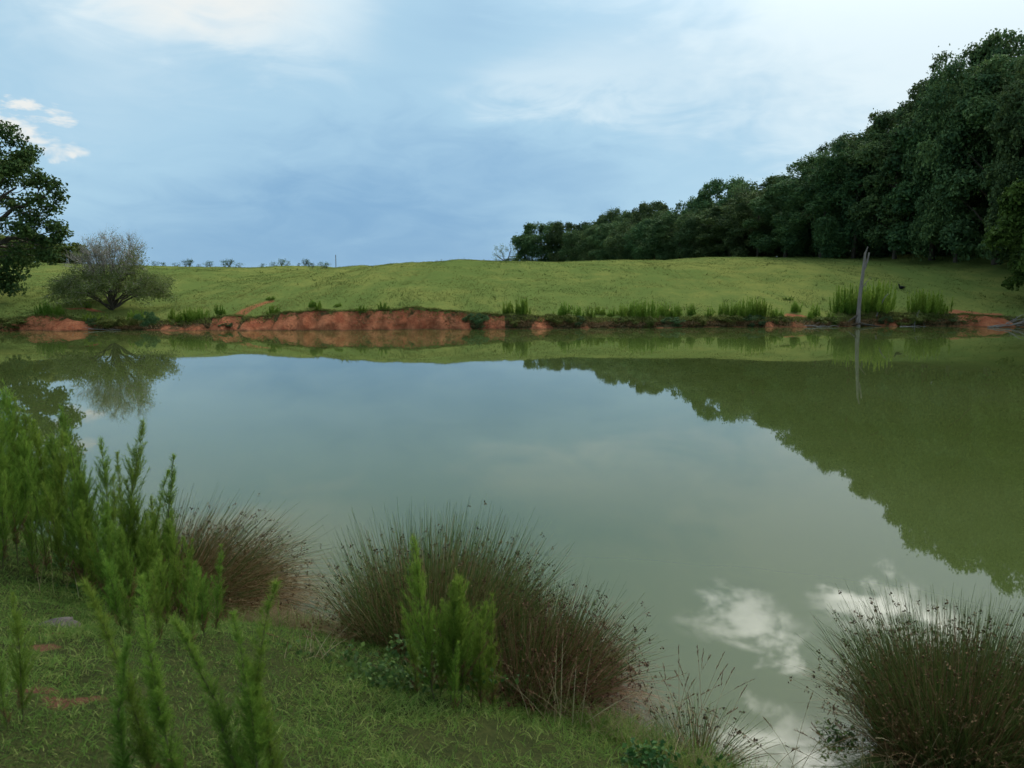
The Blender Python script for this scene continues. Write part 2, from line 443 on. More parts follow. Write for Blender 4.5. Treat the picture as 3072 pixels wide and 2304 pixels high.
# clay bank between water and meadow: rounded buttresses standing out of a worn face
butt = [(80, 40, .45), (145, 55, .5), (175, 50, .78), (245, 75, .78), (530, 50, .4), (600, 60, .42), (678, 48, .72), (720, 30, .5),
        (765, 55, .62), (812, 35, .55), (875, 58, .85), (925, 60, 1.0), (985, 42, .95), (1030, 70, .95), (1066, 46, .92), (1130, 70, 1.05), (1165, 35, 1.0),
        (1210, 50, .9), (1250, 50, .95), (1272, 42, 1.15), (1325, 64, .92), (1385, 46, .85), (1478, 50, .62), (1508, 34, .6), (1620, 60, .45), (1750, 44, .35),
        (1990, 40, .3), (2300, 60, .4), (2380, 46, .42), (2655, 60, .5), (2950, 90, .55)]
clay_iv = [(30, 300, 1), (460, 640, .55), (640, 730, 1), (735, 830, .8), (835, 1415, 1), (1450, 1515, 1), (1592, 1655, .62), (1735, 1765, .5), (2280, 2420, .52), (2605, 2690, .6), (2860, 3010, .85)]
bx = np.arange(-46, 46.01, .06); vv = np.concatenate([[-.25], np.linspace(0, 1, 17)])
lz, sy, sb = lip(bx), shore(bx), setb(bx)
bzv = vv[None] * (lz[:, None] + .02)
prof = np.where(vv < 0, -.12, np.clip(vv, 0, 1) ** 1.3 * .9)
by = sy[:, None] + .10 + prof[None] * (sb[:, None] - .02)
prot = np.zeros_like(bzv)
for X_, w_, h_ in butt:
    cx = X2x(X_, 48.7); cx = X2x(X_, float(shore(cx)) + .4); R = w_ / 3 / FPX * 48.7 * RNG.choice([.45, .65, .8, 1.05]); h_ = h_ * RNG.uniform(.85, 1.45); sl = RNG.normal() * .35
    r = R * np.clip(1 - (np.clip(bzv, 0, 9) / h_) ** 1.7, 0, 1)
    prot = np.maximum(prot, np.clip(r - np.abs(bx[:, None] - cx + sl * (bzv - .4)) ** 1.25 / np.maximum(R, .01) ** .25, 0, None))
by = by - prot * .72
by += .22 * fbm(bx[:, None] * 2.1, bzv * 2.1 + 3, 4) + .05 * vn(bx[:, None] * 9, bzv * 5)
Xb = (bx / 1.009 / (sy + .4) * FPX + 512) * 3
claym = np.zeros(len(bx))
for a, b, k in clay_iv: claym = np.maximum(claym, k * sstep(Xb, a - 8, a + 8) * (1 - sstep(Xb, b - 8, b + 8)))
veg_shade = np.clip(1 - claym[:, None] + .12 * (vv[None] - .5), 0, 1)
veg_shade = np.clip(veg_shade + .30 * (1 - sstep(prot, .0, .10)) * (vv[None] > .15) + .5 * fbm(bx[:, None] * 1.6, bzv * 1.6 + 40, 3), 0, 1)  # gaps between buttresses darkened: vegetation and roots, plus shade put into the colour
veg_shade = np.where(vv[None] < .12, veg_shade * .55, veg_shade)
veg_shade = np.maximum(veg_shade, sstep(vv, .90, 1.02)[None] * .9)
idb = np.arange(by.size).reshape(by.shape)
mb = MB().add(np.stack([np.repeat(bx[:, None], len(vv), 1), by, bzv], -1), quad(idb), np.zeros(by.size))
obj('clay_bank', mb.mesh('clay_bank', {'veg_shade': veg_shade.ravel()}, True), 'clay', kind='structure')

# pond
mb = MB().add([(-90, -30, 0), (85, -30, 0), (85, 53.2, 0), (-90, 53.2, 0)], [[0, 1, 2, 3]])
obj('pond_water', mb.mesh('pond_water'), 'water', kind='structure')

# near bank
wl = np.array([(-60, 16), (-20, 13.2), (-12, 11), (-7.5, 9.2), (-4.6, 7.7), (-3.1, 6.6), (-2.25, 5.75), (-1.75, 5.5), (-1.15, 5.45), (-.65, 5.2), (-.05, 4.72), (.42, 4.40), (.88, 3.96), (1.4, 3.55), (1.9, 3.62), (2.3, 3.80), (2.8, 3.72), (3.3, 3.1), (5, 2.2), (9, 1), (60, -4)])
def near_d(x, y):
    """signed distance to the near waterline, positive on land"""
    p = np.stack([np.asarray(x, float), np.asarray(y, float)], -1); best = np.full(p.shape[:-1], 1e9)
    for a, b in zip(wl[:-1], wl[1:]):
        ab = b - a; s = np.clip(((p - a) @ ab) / (ab @ ab), 0, 1)
        best = np.minimum(best, np.linalg.norm(p - (a + s[..., None] * ab), axis=-1))
    yl = np.interp(p[..., 0], wl[:, 0], wl[:, 1])
    return np.where(p[..., 1] < yl, best, -best)
def znear(x, y):
    d = near_d(x, y) + .10 * fbm(np.asarray(x) * 1.3, np.asarray(y) * 1.3, 3)
    land = .07 * sstep(d, 0, .10) + 1.22 * (1 - np.exp(-np.maximum(d, 0) / 1.9))
    z = np.where(d > 0, land, np.maximum(d, -2.0) * .7)
    return z + sstep(d, .1, .6) * (.07 * fbm(x * 1.1, y * 1.1, 3) + .025 * fbm(x * 5, y * 5, 2))
nxs = np.concatenate([[-60, -40, -28, -20], np.arange(-14, 6, .07), [7, 9, 12, 18, 30, 60]])
nys = np.concatenate([[-60, -30, -15, -7, -3, 0], np.arange(1, 10, .07), [11, 13, 15, 18]])
nX, nY = np.meshgrid(nxs, nys, indexing='ij'); nZ = znear(nX, nY)
bare = np.zeros_like(nX)
for px, py, r in ((50, 592, .20), (56, 634, .13), (44, 652, .2), (62, 712, .22), (38, 700, .25), (95, 706, .16), (185, 700, .08), (172, 760, .12)):
    q = on_plane(px, py, .8); q = on_plane(px, py, float(znear(q[0], q[1])))
    bare = np.maximum(bare, np.exp(-(((nX - q[0]) / (r * .42)) ** 2 + ((nY - q[1]) / (r * .32)) ** 2)))
def bare_at(x, y):
    i = np.clip(np.searchsorted(nxs, x), 0, len(nxs) - 1); j = np.clip(np.searchsorted(nys, y), 0, len(nys) - 1); return bare[i, j]
idn = np.arange(nX.size).reshape(nX.shape)
mb = MB().add(np.stack([nX, nY, nZ], -1), quad(idn), np.zeros(nX.size))
obj('near_bank', mb.mesh('near_bank', {'clay': bare.ravel()}, True), 'soil', kind='structure')
def near_px(px, py):
    q = on_plane(px, py, .4)
    for _ in range(12): q = on_plane(px, py, .5 * q[2] + .5 * max(float(znear(q[0], q[1])), 0.0))
    return q

# ---------------------------------------------------------------- grass: uncountable
def bank_grass():
    mb = MB(); n = 400000
    x = RNG.uniform(-7.2, 3.4, n); y = RNG.uniform(2.1, 8.2, n)
    d = near_d(x, y)
    vis = (np.abs(x) < y * .72 + 1.7)
    dens = np.clip(.75 + 1.1 * fbm(x * 2.2, y * 2.2, 3), .12, 1) * (1 - .6 * bare_at(x, y)) * np.clip(4.2 / y, .35, 1.0)
    k = vis & (d > .02) & (RNG.random(n) < dens)
    x, y, d = x[k], y[k], d[k]; n = len(x)
    z = znear(x, y) - .004
    a = RNG.uniform(0, 2 * PI, n); lean = RNG.uniform(.15, 1.35, n)
    u = unit(np.stack([np.cos(a) * lean, np.sin(a) * lean, np.ones(n)], -1))
    clump = fbm(x * 1.4 + 9, y * 1.4, 3)
    L = RNG.uniform(.022, .058, n) * (1 + .8 * clump) * (1 + 1.5 * np.exp(-np.maximum(d, 0) / .16))
    dr = np.stack([np.cos(a), np.sin(a), -np.ones(n) * 1.2], -1) * RNG.uniform(.05, .42, n)[:, None]
    r = np.clip(RNG.beta(2, 3, n) * .9 + .30 * clump, 0, .82)
    r = np.where(RNG.random(n) < .13, RNG.uniform(.8, 1, n), r)
    ribbons(mb, np.stack([x, y, z], -1), u, L, RNG.uniform(.0026, .0052, n), dr, 2, r, .8)
    return mb
obj('grass', bank_grass().mesh('grass'), 'grass_blade', kind='stuff', label='short green grass covering the near pond bank', cat='grass')

def edge_grass():
    """longer straw and green blades along the near waterline"""
    green, dry = MB(), MB()
    seg = [(8, 9, 250), (5, 6, 500), (6, 7, 500), (7, 8, 1500), (8, 9, 1500), (9, 10, 1500), (10, 11, 1500), (11, 12, 1800), (12, 13, 1400), (13, 14, 900)]
    for a, b, n in seg:
        s = RNG.random(n)[:, None]; p = wl[a] + (wl[b] - wl[a]) * s + RNG.normal(size=(n, 2)) * .09 + np.array([-.06, -.14])
        base = np.stack([p[:, 0], p[:, 1], np.maximum(znear(p[:, 0], p[:, 1]), -.03)], -1)
        an = RNG.uniform(0, 2 * PI, n); le = RNG.uniform(.05, .8, n)
        u = unit(np.stack([np.cos(an) * le + .1, np.sin(an) * le + .1, np.ones(n)], -1))
        dr = np.stack([np.cos(an) * .4, np.sin(an) * .4, -np.ones(n) * .5], -1) * RNG.uniform(.2, .9, n)[:, None]
        L = RNG.uniform(.07, .24, n); dryk = RNG.random(n) < (.62 if b in (8, 9) else .24)
        ribbons(green, base[~dryk], u[~dryk], L[~dryk], .005, dr[~dryk], 3)
        ribbons(dry, base[dryk], u[dryk], L[dryk] * 1.15, .004, dr[dryk], 3, RNG.random(int(dryk.sum())) * .5)
    return green, dry
eg, ed = edge_grass()
obj('edge_grass', eg.mesh('edge_grass'), 'grass_blade', kind='stuff', label='longer green grass fringing the near waterline', cat='grass')
obj('dry_edge_grass', ed.mesh('dry_edge_grass'), 'straw', kind='stuff', label='dry tan grass fringing the near waterline', cat='grass')

def field_grass():
    mb = MB(); n = 140000
    y0 = 48 + RNG.random(n) ** 1.6 * 72; x = RNG.uniform(-.70, .70, n) * y0
    d = y0 - shore(x) - setb(x); dens = np.clip(.5 + 1.4 * fbm(x * .5, y0 * .3, 3), .05, 1)
    k = (d > .1) & (RNG.random(n) < dens); x, y0 = x[k], y0[k]; n = len(x)
    base = np.stack([x, y0, zfar(x, y0) - .02], -1)
    a = RNG.uniform(0, 2 * PI, n); le = RNG.uniform(.2, 1.0, n)
    u = unit(np.stack([np.cos(a) * le, np.sin(a) * le, np.ones(n)], -1))
    big = RNG.random(n) < .006
    L = np.where(big, RNG.uniform(.15, .32, n), RNG.uniform(.045, .125, n))
    r = np.clip(.45 + .9 * fbm(x * .12, y0 * .09, 3) + RNG.normal(size=n) * .18, 0, 1); r[big] *= .75
    for _ in range(3):
        ang = RNG.uniform(0, 2 * PI, n)
        u2 = unit(u + .5 * np.stack([np.cos(ang), np.sin(ang), np.zeros(n)], -1))
        ribbons(mb, base + RNG.normal(size=(n, 3)) * [.08, .08, 0], u2, L, L * .30, None, 1, r, .8)
    return mb
obj('meadow_grass', field_grass().mesh('meadow_grass'), 'field_blade', kind='stuff', label='tufty yellow green grass covering the hillside meadow', cat='grass')

def lip_grass():
    mb, dk = MB(), MB(); n = 15000
    x = RNG.uniform(-36, 37, n); k = RNG.random(n) < .8; x = x[k]; n = len(x)
    c = np.interp(x, bx, claym)
    s = np.where(RNG.random(n) < c * .74, RNG.uniform(.96, 1.2, n), RNG.uniform(.12, 1.2, n))
    y = shore(x) + .10 + np.clip(s, 0, 1) ** 1.5 * .9 * setb(x) + np.clip(s - 1, 0, 1) * 1.5 - .08
    z = lip(x) * np.clip(s, 0, 1) + .0
    a = RNG.uniform(0, 2 * PI, n); le = RNG.uniform(.2, 1, n)
    u = unit(np.stack([np.cos(a) * le, np.sin(a) * le - .35, np.ones(n)], -1))
    L = RNG.uniform(.08, .30, n) * np.where(s < .9, 1.2, .8); dr = np.stack([0 * x, -.35 + 0 * x, -.5 + 0 * x], -1) * RNG.uniform(.3, 1.2, n)[:, None]
    for _ in range(3):
        ang = RNG.uniform(0, 2 * PI, n)
        u2 = unit(u + .6 * np.stack([np.cos(ang), np.sin(ang), np.zeros(n)], -1))
        lo = s < .55
        b = np.stack([x, y, z], -1) + RNG.normal(size=(n, 3)) * [.07, .04, .02]
        ribbons(mb, b[~lo], u2[~lo], L[~lo], .035, dr[~lo], 2)
        ribbons(dk, b[lo], u2[lo], L[lo], .03, dr[lo], 2)
    return mb, dk
lg, ld = lip_grass()
obj('lip_grass', lg.mesh('lip_grass'), 'field_blade', kind='stuff', label='grass hanging over the lip of the far clay bank', cat='grass')
obj('bank_brush', ld.mesh('bank_brush'), 'rush_dead', kind='stuff', label='dead brown brush low on the far pond bank', cat='brush')

# ---------------------------------------------------------------- trees
def crown_mesh(H, R, nl, per, leaf, lo=.04, fat=.42, top=1.0, seed=0, gap=0.0):
    """uneven crown of leaf clumps: lobes over an envelope, leaves on every lobe"""
    global RNG
    keep = RNG; RNG = np.random.default_rng(seed)
    mb = MB()
    h = RNG.uniform(lo, 1, nl) ** .9; a = RNG.uniform(0, 2 * PI, nl)
    prof = np.where(h < fat, .62 + .38 * (h / fat), np.sqrt(np.clip(1 - ((h - fat) / (1.03 - fat)) ** 2, 0, 1)) ** top)
    rr = R * prof * (RNG.uniform(.45, 1.0, nl) ** .5) * RNG.uniform(.82, 1.12, nl)
    lr = (R * RNG.uniform(.17, .33, nl)) * np.where(h > .85, .75, 1)
    cz = h * H - lr * .5 * (h > .7)
    C = np.stack([np.cos(a) * rr, np.sin(a) * rr, cz], -1)
    tone = RNG.uniform(-.22, .22, nl)
    for i in range(nl):
        n = int(per * (lr[i] / (R * .25)) ** 2)
        dv = rand_unit(n); dv[:, 2] = np.abs(dv[:, 2]) * RNG.choice([1, 1, 1, -.6], n)
        dv = unit(dv + .35 * unit(np.append(C[i, :2], 0))[None])
        rad = lr[i] * RNG.uniform(.55, 1.08, n)[:, None]
        sub = .30 * lr[i] * np.stack([vn(dv[:, 0] * 3 + i, dv[:, 1] * 3), vn(dv[:, 1] * 3 + i, dv[:, 2] * 3), vn(dv[:, 2] * 3, dv[:, 0] * 3 + i)], -1)
        p = C[i] + dv * rad * [1, 1, .85] + sub * 1.6
        nr = unit(dv * .6 + rand_unit(n) * .8 + [0, 0, .5])
        leaves(mb, p, nr, leaf * RNG.uniform(.6, 1.25, n), np.clip(.5 + tone[i] + RNG.normal(size=n) * .2, 0, 1), .62)
    # loose sprigs past the outline
    n = per * 3; i = RNG.integers(0, nl, n); dv = unit(rand_unit(n) + [0, 0, .4])
    leaves(mb, C[i] + dv * (lr[i] * RNG.uniform(1.0, 1.35, n))[:, None], rand_unit(n), leaf * .8, None, .6)
    p = mb.v; me = mb.mesh('crown'); RNG = keep
    return me
def trunk_mesh(H, r0, nlimb=6, R=3.0, seed=0):
    global RNG
    keep = RNG; RNG = np.random.default_rng(seed + 500)
    mb = MB()
    p = bez(np.array([0, 0, -.4]), np.array([.3, .1, H * .4]), np.array([.1, -.2, H * .8]), 9, .06)
    tube(mb, p, np.linspace(r0, r0 * .2, 9), 8, None, .05)
    for i in range(nlimb):
        s = RNG.integers(2, 7); a = RNG.uniform(0, 2 * PI); e = p[s] + np.array([math.cos(a) * R * .7, math.sin(a) * R * .7, H * .16])
        tube(mb, bez(p[s], (p[s] + e) / 2 + [0, 0, -.2], e, 6, .05), np.linspace(r0 * .4, r0 * .06, 6), 5)
    me = mb.mesh('trunk', None, True); RNG = keep
    return me

protos = []
for i, (R, nl, per, fat, top, lo) in enumerate([(4.6, 95, 330, .42, .9, .05), (3.9, 85, 330, .36, 1.0, .03), (5.2, 105, 310, .50, .8, .06), (3.4, 80, 300, .30, 1.2, .04), (4.3, 90, 320, .45, .9, .10), (4.8, 100, 320, .40, .85, .03)]):
    protos.append((14.0, R, [('crown', crown_mesh(14.0, R, nl, int(per * 1.45), .28, lo, fat, top, 40 + i), 'forest_leaf', None), ('trunk', trunk_mesh(14.0, .26, 6, R, i), 'bark', None)]))

broad = []
for i, (R, nl, per, fat, top, lo) in enumerate([(4.6, 90, 330, .45, .75, .03), (4.0, 80, 330, .5, .8, .02), (5.0, 95, 320, .4, .7, .04)]):
    broad.append((8.5, R, [('crown', crown_mesh(8.5, R, nl, int(per * 1.3), .28, lo, fat, top, 60 + i), 'forest_leaf', None), ('trunk', trunk_mesh(8.5, .22, 6, R, 20 + i), 'bark', None)]))

# skyline of the wood in the photograph (column, row of 3072x2304) -> tops of the front trees
SX = [1500, 1560, 1625, 1690, 1750, 1800, 1850, 1900, 1980, 2060, 2130, 2200, 2260, 2330, 2400, 2470, 2500, 2540, 2600, 2680, 2720, 2760, 2830, 2900, 2980, 3072, 3300, 3600]
SY = [690, 662, 655, 672, 690, 672, 660, 655, 645, 640, 590, 572, 555, 530, 485, 462, 455, 405, 370, 315, 290, 245, 190, 150, 112, 98, 60, 40]
front = np.array([(7.4, 199), (12.3, 191), (16.0, 181), (18.2, 171), (20.0, 160), (22.6, 150), (25.2, 141), (27.6, 133), (29.8, 125), (31.8, 117), (33.6, 110), (35.4, 103), (37.0, 96.5), (38.5, 90.5), (39.8, 85), (40.8, 79.5), (41.4, 74), (41.6, 69), (41.8, 64), (42.0, 59), (42.6, 54)])
rows = [(0.0, front, 0.0), (5.5, front[1:-1] + np.array([1.5, -2.5]), -10)]
gx_names = 'trees of the wood beyond the meadow'
npl = 0
for off, line, dyp in rows:
    for k, (x, y) in enumerate(line):
        x = x + off + RNG.uniform(-.5, .5); y = y + RNG.uniform(-1.0, 1.0) + off * .35
        z = float(zfar(x, y)); Xp = (x / (y * 1.009) * FPX + 512) * 3
        Yp = np.interp(Xp, SX, SY) + (RNG.uniform(-4, 14) if y < 118 else RNG.uniform(-10, 20)) + (14 if off == 0 else -14)
        dr = ray(Xp / 3, Yp / 3); Ht = CAM_H + dr[2] / dr[1] * y - z
        Ht = max(5.5, min(Ht * ((.97 if y < 72 else 1.05) if y < 104 else (1.0 if y < 125 else 1.12)), 30)); spc = 5.2 if y < 80 else (5.8 if y < 130 else 5.6)
        H0, R0, parts = protos[(k * 5 + (3 if off else 0)) % 6] if y < 118 else broad[(k + (1 if off else 0)) % 3]
        sr = spc * RNG.uniform(.80, 1.02) / R0 * (.88 if off == 0 else .95)
        if off == 0 and k == 0:
            lab, grp, sr = 'round headed tree at the left end of the wood', None, 6.4 / R0
        elif off: lab, grp = 'dark green tree of the second rank showing above the wood edge', 'second rank trees of the wood'
        elif y > 128: lab, grp = 'green tree in the far lower stretch of the wood edge', 'far trees of the wood edge'
        elif y > 88: lab, grp = 'dark green tree in the middle stretch of the wood edge', 'middle trees of the wood edge'
        else: lab, grp = 'tall dark tree in the near right stretch of the wood edge', 'near trees of the wood edge'
        plant('forest_tree', parts, lab, 'tree', (x, y, z - .2), RNG.uniform(0, 6.28), (sr, sr, Ht / H0), grp); npl += 1
# wood behind, reads as one dark mass between the trunks
mb = MB(); n = 26000
s = RNG.uniform(0, len(front) - 1.001, n); i = s.astype(int); p = front[i] + (front[i + 1] - front[i]) * (s - i)[:, None]
offx = RNG.uniform(4, 17, n); x = p[:, 0] + offx; y = p[:, 1] + offx * .25 + RNG.normal(size=n)
zz = zfar(x, y) + RNG.uniform(0, 1, n) ** 1.3 * np.interp(y, [55, 80, 130, 200], [15, 13, 7, 5])
leaves(mb, np.stack([x, y, zz], -1), rand_unit(n), RNG.uniform(.5, 1.1, n), None, .7)
obj('forest_undergrowth', mb.mesh('forest_undergrowth'), 'forest_leaf', kind='stuff', label='dark undergrowth and foliage deep inside the wood', cat='undergrowth')

# pale green tree on the right shore
me_c = crown_mesh(9.0, 3.4, 62, 300, .30, .16, .40, 1.25, 91); me_t = trunk_mesh(9.0, .2, 7, 3.2, 91)
plant('shore_tree', [('crown', me_c, 'bright_leaf', None), ('trunk', me_t, 'bark', None)], 'light green leafy tree on the shore at the right edge', 'tree', (36.1, 53.2, float(zfar(36.1, 53.6)) - .1), 1.0, (1, 1, 1.2))
me_c2 = crown_mesh(4.2, 2.1, 34, 260, .26, .03, .45, .9, 92)
p = far_at(3062, 53.6)
plant('shore_bush', [('foliage', me_c2, 'bright_leaf', None)], 'light green bush under the pale tree at the right edge', 'bush', (p[0] + 1.2, p[1], p[2]), .4)
p = far_at(3010, 55.5)

def kmeans(P, k, it=9):
    C = P[RNG.choice(len(P), k, False)].copy()
    for _ in range(it):
        l = np.argmin(((P[:, None] - C[None]) ** 2).sum(-1), 1)
        for j in range(k):
            if (l == j).any(): C[j] = P[l == j].mean(0)
    return C, l
def branching(mb, root, tips, k, r0, up=.35, tw=None, r1=.012, jit=.05, split=None):
    """limbs from the root to clusters of tips, then branches to every tip; returns branch paths"""
    C, l = kmeans(tips, k); paths = []
    for j in range(k):
        c = C[j]; mid = (root + c) / 2 + np.array([0, 0, up * np.linalg.norm(c - root) * .5])
        s0 = root if split is None else root + split * RNG.random()
        m_ = bez(s0, mid, c, 10, jit); tube(mb, m_, np.linspace(r0, max(r0 * .22, r1), 10), 6, None, .04)
        for tpt in tips[l == j]:
            s = RNG.integers(3, 9); a = m_[s]
            q = bez(a, (a + tpt) / 2 + RNG.normal(size=3) * .12 * np.linalg.norm(tpt - a), tpt, 6, jit * .5)
            tube(mb, q, np.linspace(max(r0 * .16, r1), r1 * .5, 6), 4); paths.append(q)
    return paths

# big oak on the left bank
OK = np.array([-37.0, 52.5]); oz = float(zfar(*OK))
nl = 84; lob = []
while len(lob) < nl:
    q = RNG.uniform(-1, 1, 3); r = np.linalg.norm(q)
    if not .45 < r < 1: continue
    _p = np.array([OK[0] + q[0] * 7.4, OK[1] + q[1] * 6.5, 8.3 + q[2] * (6.6 if q[2] > 0 else 5.6)])
    _f = (_p[1] * math.cos(PITCH) - (_p[2] - CAM_H) * math.sin(PITCH)); _px = 512 + FPX * _p[0] / _f; _py = 384 - FPX * (_p[1] * math.sin(PITCH) + (_p[2] - CAM_H) * math.cos(PITCH)) / _f
    if _px > np.interp(_py, [105, 115, 143, 176, 231, 245, 258, 262, 290, 292], [-30, -8, 20, 50, 55, 48, 32, 12, 2, -60]): continue
    lob.append([OK[0] + q[0] * 7.4, OK[1] + q[1] * 6.5, 8.3 + q[2] * (6.6 if q[2] > 0 else 5.6)])
lob = np.array(lob)
for px, py, dy in ((5, 130, 0), (14, 140, 0), (25, 155, 0), (32, 150, 1), (18, 168, -1), (40, 182, 0), (52, 186, 0), (58, 197, 0), (50, 208, 0), (30, 200, -1), (12, 205, 0), (34, 221, 0), (52, 226, 0), (62, 232, 0), (56, 240, 0), (40, 240, 0), (25, 232, -1), (44, 252, 0), (50, 256, 0), (20, 250, 0), (8, 262, 0), (14, 275, 0), (22, 262, 0), (4, 282, 0), (12, 288, 0)):
    d = ray(px, py); lob = np.vstack([lob, (d * ((52.5 + dy) / d[1]) + [0, 0, CAM_H])[None]])
mbl = MB()
for i, c in enumerate(lob):
    lr = RNG.uniform(.55, 1.1) if i < nl else RNG.uniform(.55, .85); n = int(300 * lr ** 2) + 60
    dv = rand_unit(n); pz = c + dv * lr * RNG.uniform(.25, 1.1, n)[:, None] * [1.1, 1.1, .7]
    leaves(mbl, pz, unit(dv * .5 + rand_unit(n) + [0, 0, .4]), RNG.uniform(.16, .32, n), np.clip(.48 + RNG.uniform(-.2, .2) + RNG.normal(size=n) * .18, 0, 1), .6)
mbt = MB(); root = np.array([OK[0], OK[1], oz - .4]); fork = root + [.4, 0, 3.2]
tube(mbt, bez(root, root + [.1, 0, 1.5], fork, 7, .03), np.linspace(.62, .42, 7), 10, None, .05)
branching(mbt, fork, lob - [0, 0, .3], 13, .26, .25, None, .03, .08)
t_ = thing('oak_tree', 'big spreading dark green oak at the left edge of the pond', 'tree', root)
for nm, b_, mt in (('crown', mbl, 'oak_leaf'), ('trunk', mbt, 'bark')):
    b_.v = [v - root for v in b_.v]; obj(nm, b_.mesh(nm), mt, t_)

# half dead spreading shrub tree on the left shore
ST = hit_far(338, 930)
def shrub_tree():
    n1, n2 = 175, 150
    a = RNG.uniform(0, 2 * PI, n1); r = np.sqrt(RNG.uniform(.10, 1, n1)) * 4.0
    low = np.stack([np.cos(a) * r - .05, np.sin(a) * r * .8, 2.45 - .075 * r ** 2 + RNG.normal(size=n1) * .42], -1)
    a = RNG.uniform(0, 2 * PI, n2); e = np.arccos(RNG.uniform(0, 1, n2)); rr = RNG.uniform(.55, 1, n2)
    up = np.stack([np.cos(a) * np.sin(e) * rr * 2.25 + .15, np.sin(a) * np.sin(e) * rr * 2.0, 2.75 + np.cos(e) ** .8 * rr * 2.25], -1)
    sp = np.array([[-2.6, 0, 3.1], [-2.2, .4, 3.3], [-2.9, .2, 2.9], [-2.4, -.3, 3.45]])
    wood, grey, leaf = MB(), MB(), MB()
    r0 = np.zeros(3)
    pl = branching(wood, r0, low, 9, .075, .30, None, .012, .05, np.array([0, 0, .5]))
    pu = branching(wood, r0 + [0, 0, .3], up, 9, .06, .05, None, .010, .06, np.array([.2, 0, .9]))
    pu += branching(wood, np.array([-.9, 0, 1.7]), sp, 2, .03, .1, None, .008, .04)
    for q in pu:                                            # bare grey twigs of the crown
        n = 26; i = RNG.integers(2, 6, n); b = q[i]; dirn = unit(q[-1] - q[0] + rand_unit(n) * .9 * np.linalg.norm(q[-1] - q[0]) + [0, 0, .3])
        ribbons(grey, b, dirn, RNG.uniform(.25, .80, n), .016, rand_unit(n) * .15, 2)
        n = 15; leaves(leaf, q[-1] + RNG.normal(size=(n, 3)) * .22, rand_unit(n), .09, None, .4)
    for q in pl:
        n = 38; i = RNG.integers(3, 6, n); dirn = unit(rand_unit(n) + [0, 0, -.05]); ln = RNG.uniform(.2, .7, n)
        ribbons(grey, q[i[:12]], dirn[:12], ln[:12], .010, None, 1)
        pp = q[i][:, None] + dirn[:, None] * (ln[:, None] * np.array([.4, .7, 1.0]))[:, :, None]
        pp = pp.reshape(-1, 3) + RNG.normal(size=(n * 3, 3)) * .05
        leaves(leaf, pp, rand_unit(n * 3), RNG.uniform(.08, .17, n * 3), None, .45)
    right = up[(up[:, 0] > 1.2) & (up[:, 2] < 3.9)]
    for c in right:
        leaves(leaf, c + RNG.normal(size=(34, 3)) * .28, rand_unit(34), RNG.uniform(.09, .16, 34), None, .42)
    return wood, grey, leaf
wo_, gr_, le_ = shrub_tree()
t_ = thing('shrub_tree', 'low spreading tree with bare grey crown on the left far shore', 'tree', ST - [0, 0, .1])
obj('trunk', wo_.mesh('trunk', None, True), 'bark', t_); obj('bare_twigs', gr_.mesh('bare_twigs'), 'twig', t_, 'stuff'); obj('foliage', le_.mesh('foliage'), 'willow_leaf', t_)

# thin half bare tree at the left end of the wood
p = far_at(1520, 190.0)
tips = np.array([[-2.6, 0, 4.6], [-3.0, .5, 3.4], [-2.8, -.4, 2.3], [-1.2, .3, 5.0], [-1.5, 0, 4.1], [0, .4, 4.6], [.6, 0, 5.6], [.9, .3, 6.2], [1.6, 0, 5.2], [1.9, -.5, 4.1], [-2.0, .5, 2.8], [2.3, 0, 3.0], [1.4, .4, 2.6], [-1.0, -.4, 3.2]])
wo_, le_ = MB(), MB(); tube(wo_, bez(np.zeros(3), np.array([.1, 0, .8]), np.array([0, 0, 1.6]), 5), np.linspace(.22, .17, 5), 6)
for q in branching(wo_, np.array([0, 0, 1.5]), tips, 5, .14, .1, None, .04, .1):
    if q[-1][2] < 5.3:
        n = 70; leaves(le_, q[-1] + RNG.normal(size=(n, 3)) * .33, rand_unit(n), RNG.uniform(.14, .26, n), None, .6)
t_ = thing('thin_tree', 'thin half bare tree standing just left of the wood', 'tree', (p[0], p[1], p[2] - .2), 0, (.92, .92, 1.1))
obj('trunk', wo_.mesh('trunk'), 'bark', t_); obj('foliage', le_.mesh('foliage'), 'willow_leaf', t_)
bushes = [crown_mesh(2.0, 1.3, 26, 170, .14, .02, .5, .8, 200 + i) for i in range(3)]
p = far_at(1545, 188.0)
plant('low_bush', [('foliage', bushes[0], 'forest_leaf', None)], 'low dark bush at the foot of the thin half bare tree', 'bush', (p[0], p[1], p[2]), 0, (2.2, 1.6, 1.35))

# rounded bushes behind the oak, far left
for k, (X_, y, sc, zs, lab) in enumerate(((105, 90, 3.4, 1.5, 'wide yellow green bush on the meadow right behind the oak'), (215, 92, 2.4, 1.25, 'smaller yellow green bush between the oak and the spreading shrub tree'), (20, 97, 3.0, 1.7, 'yellow green bush half hidden by the oak at the left edge'))):
    p = far_at(X_, y)
    plant('meadow_bush', [('foliage', crown_mesh(2.0, 1.3, 44, 210, .15, .02, .5, .8, 220 + k), 'bush_leaf', None)], lab, 'bush', p - [0, 0, .1], k * 1.3, (sc, sc * .8, zs))

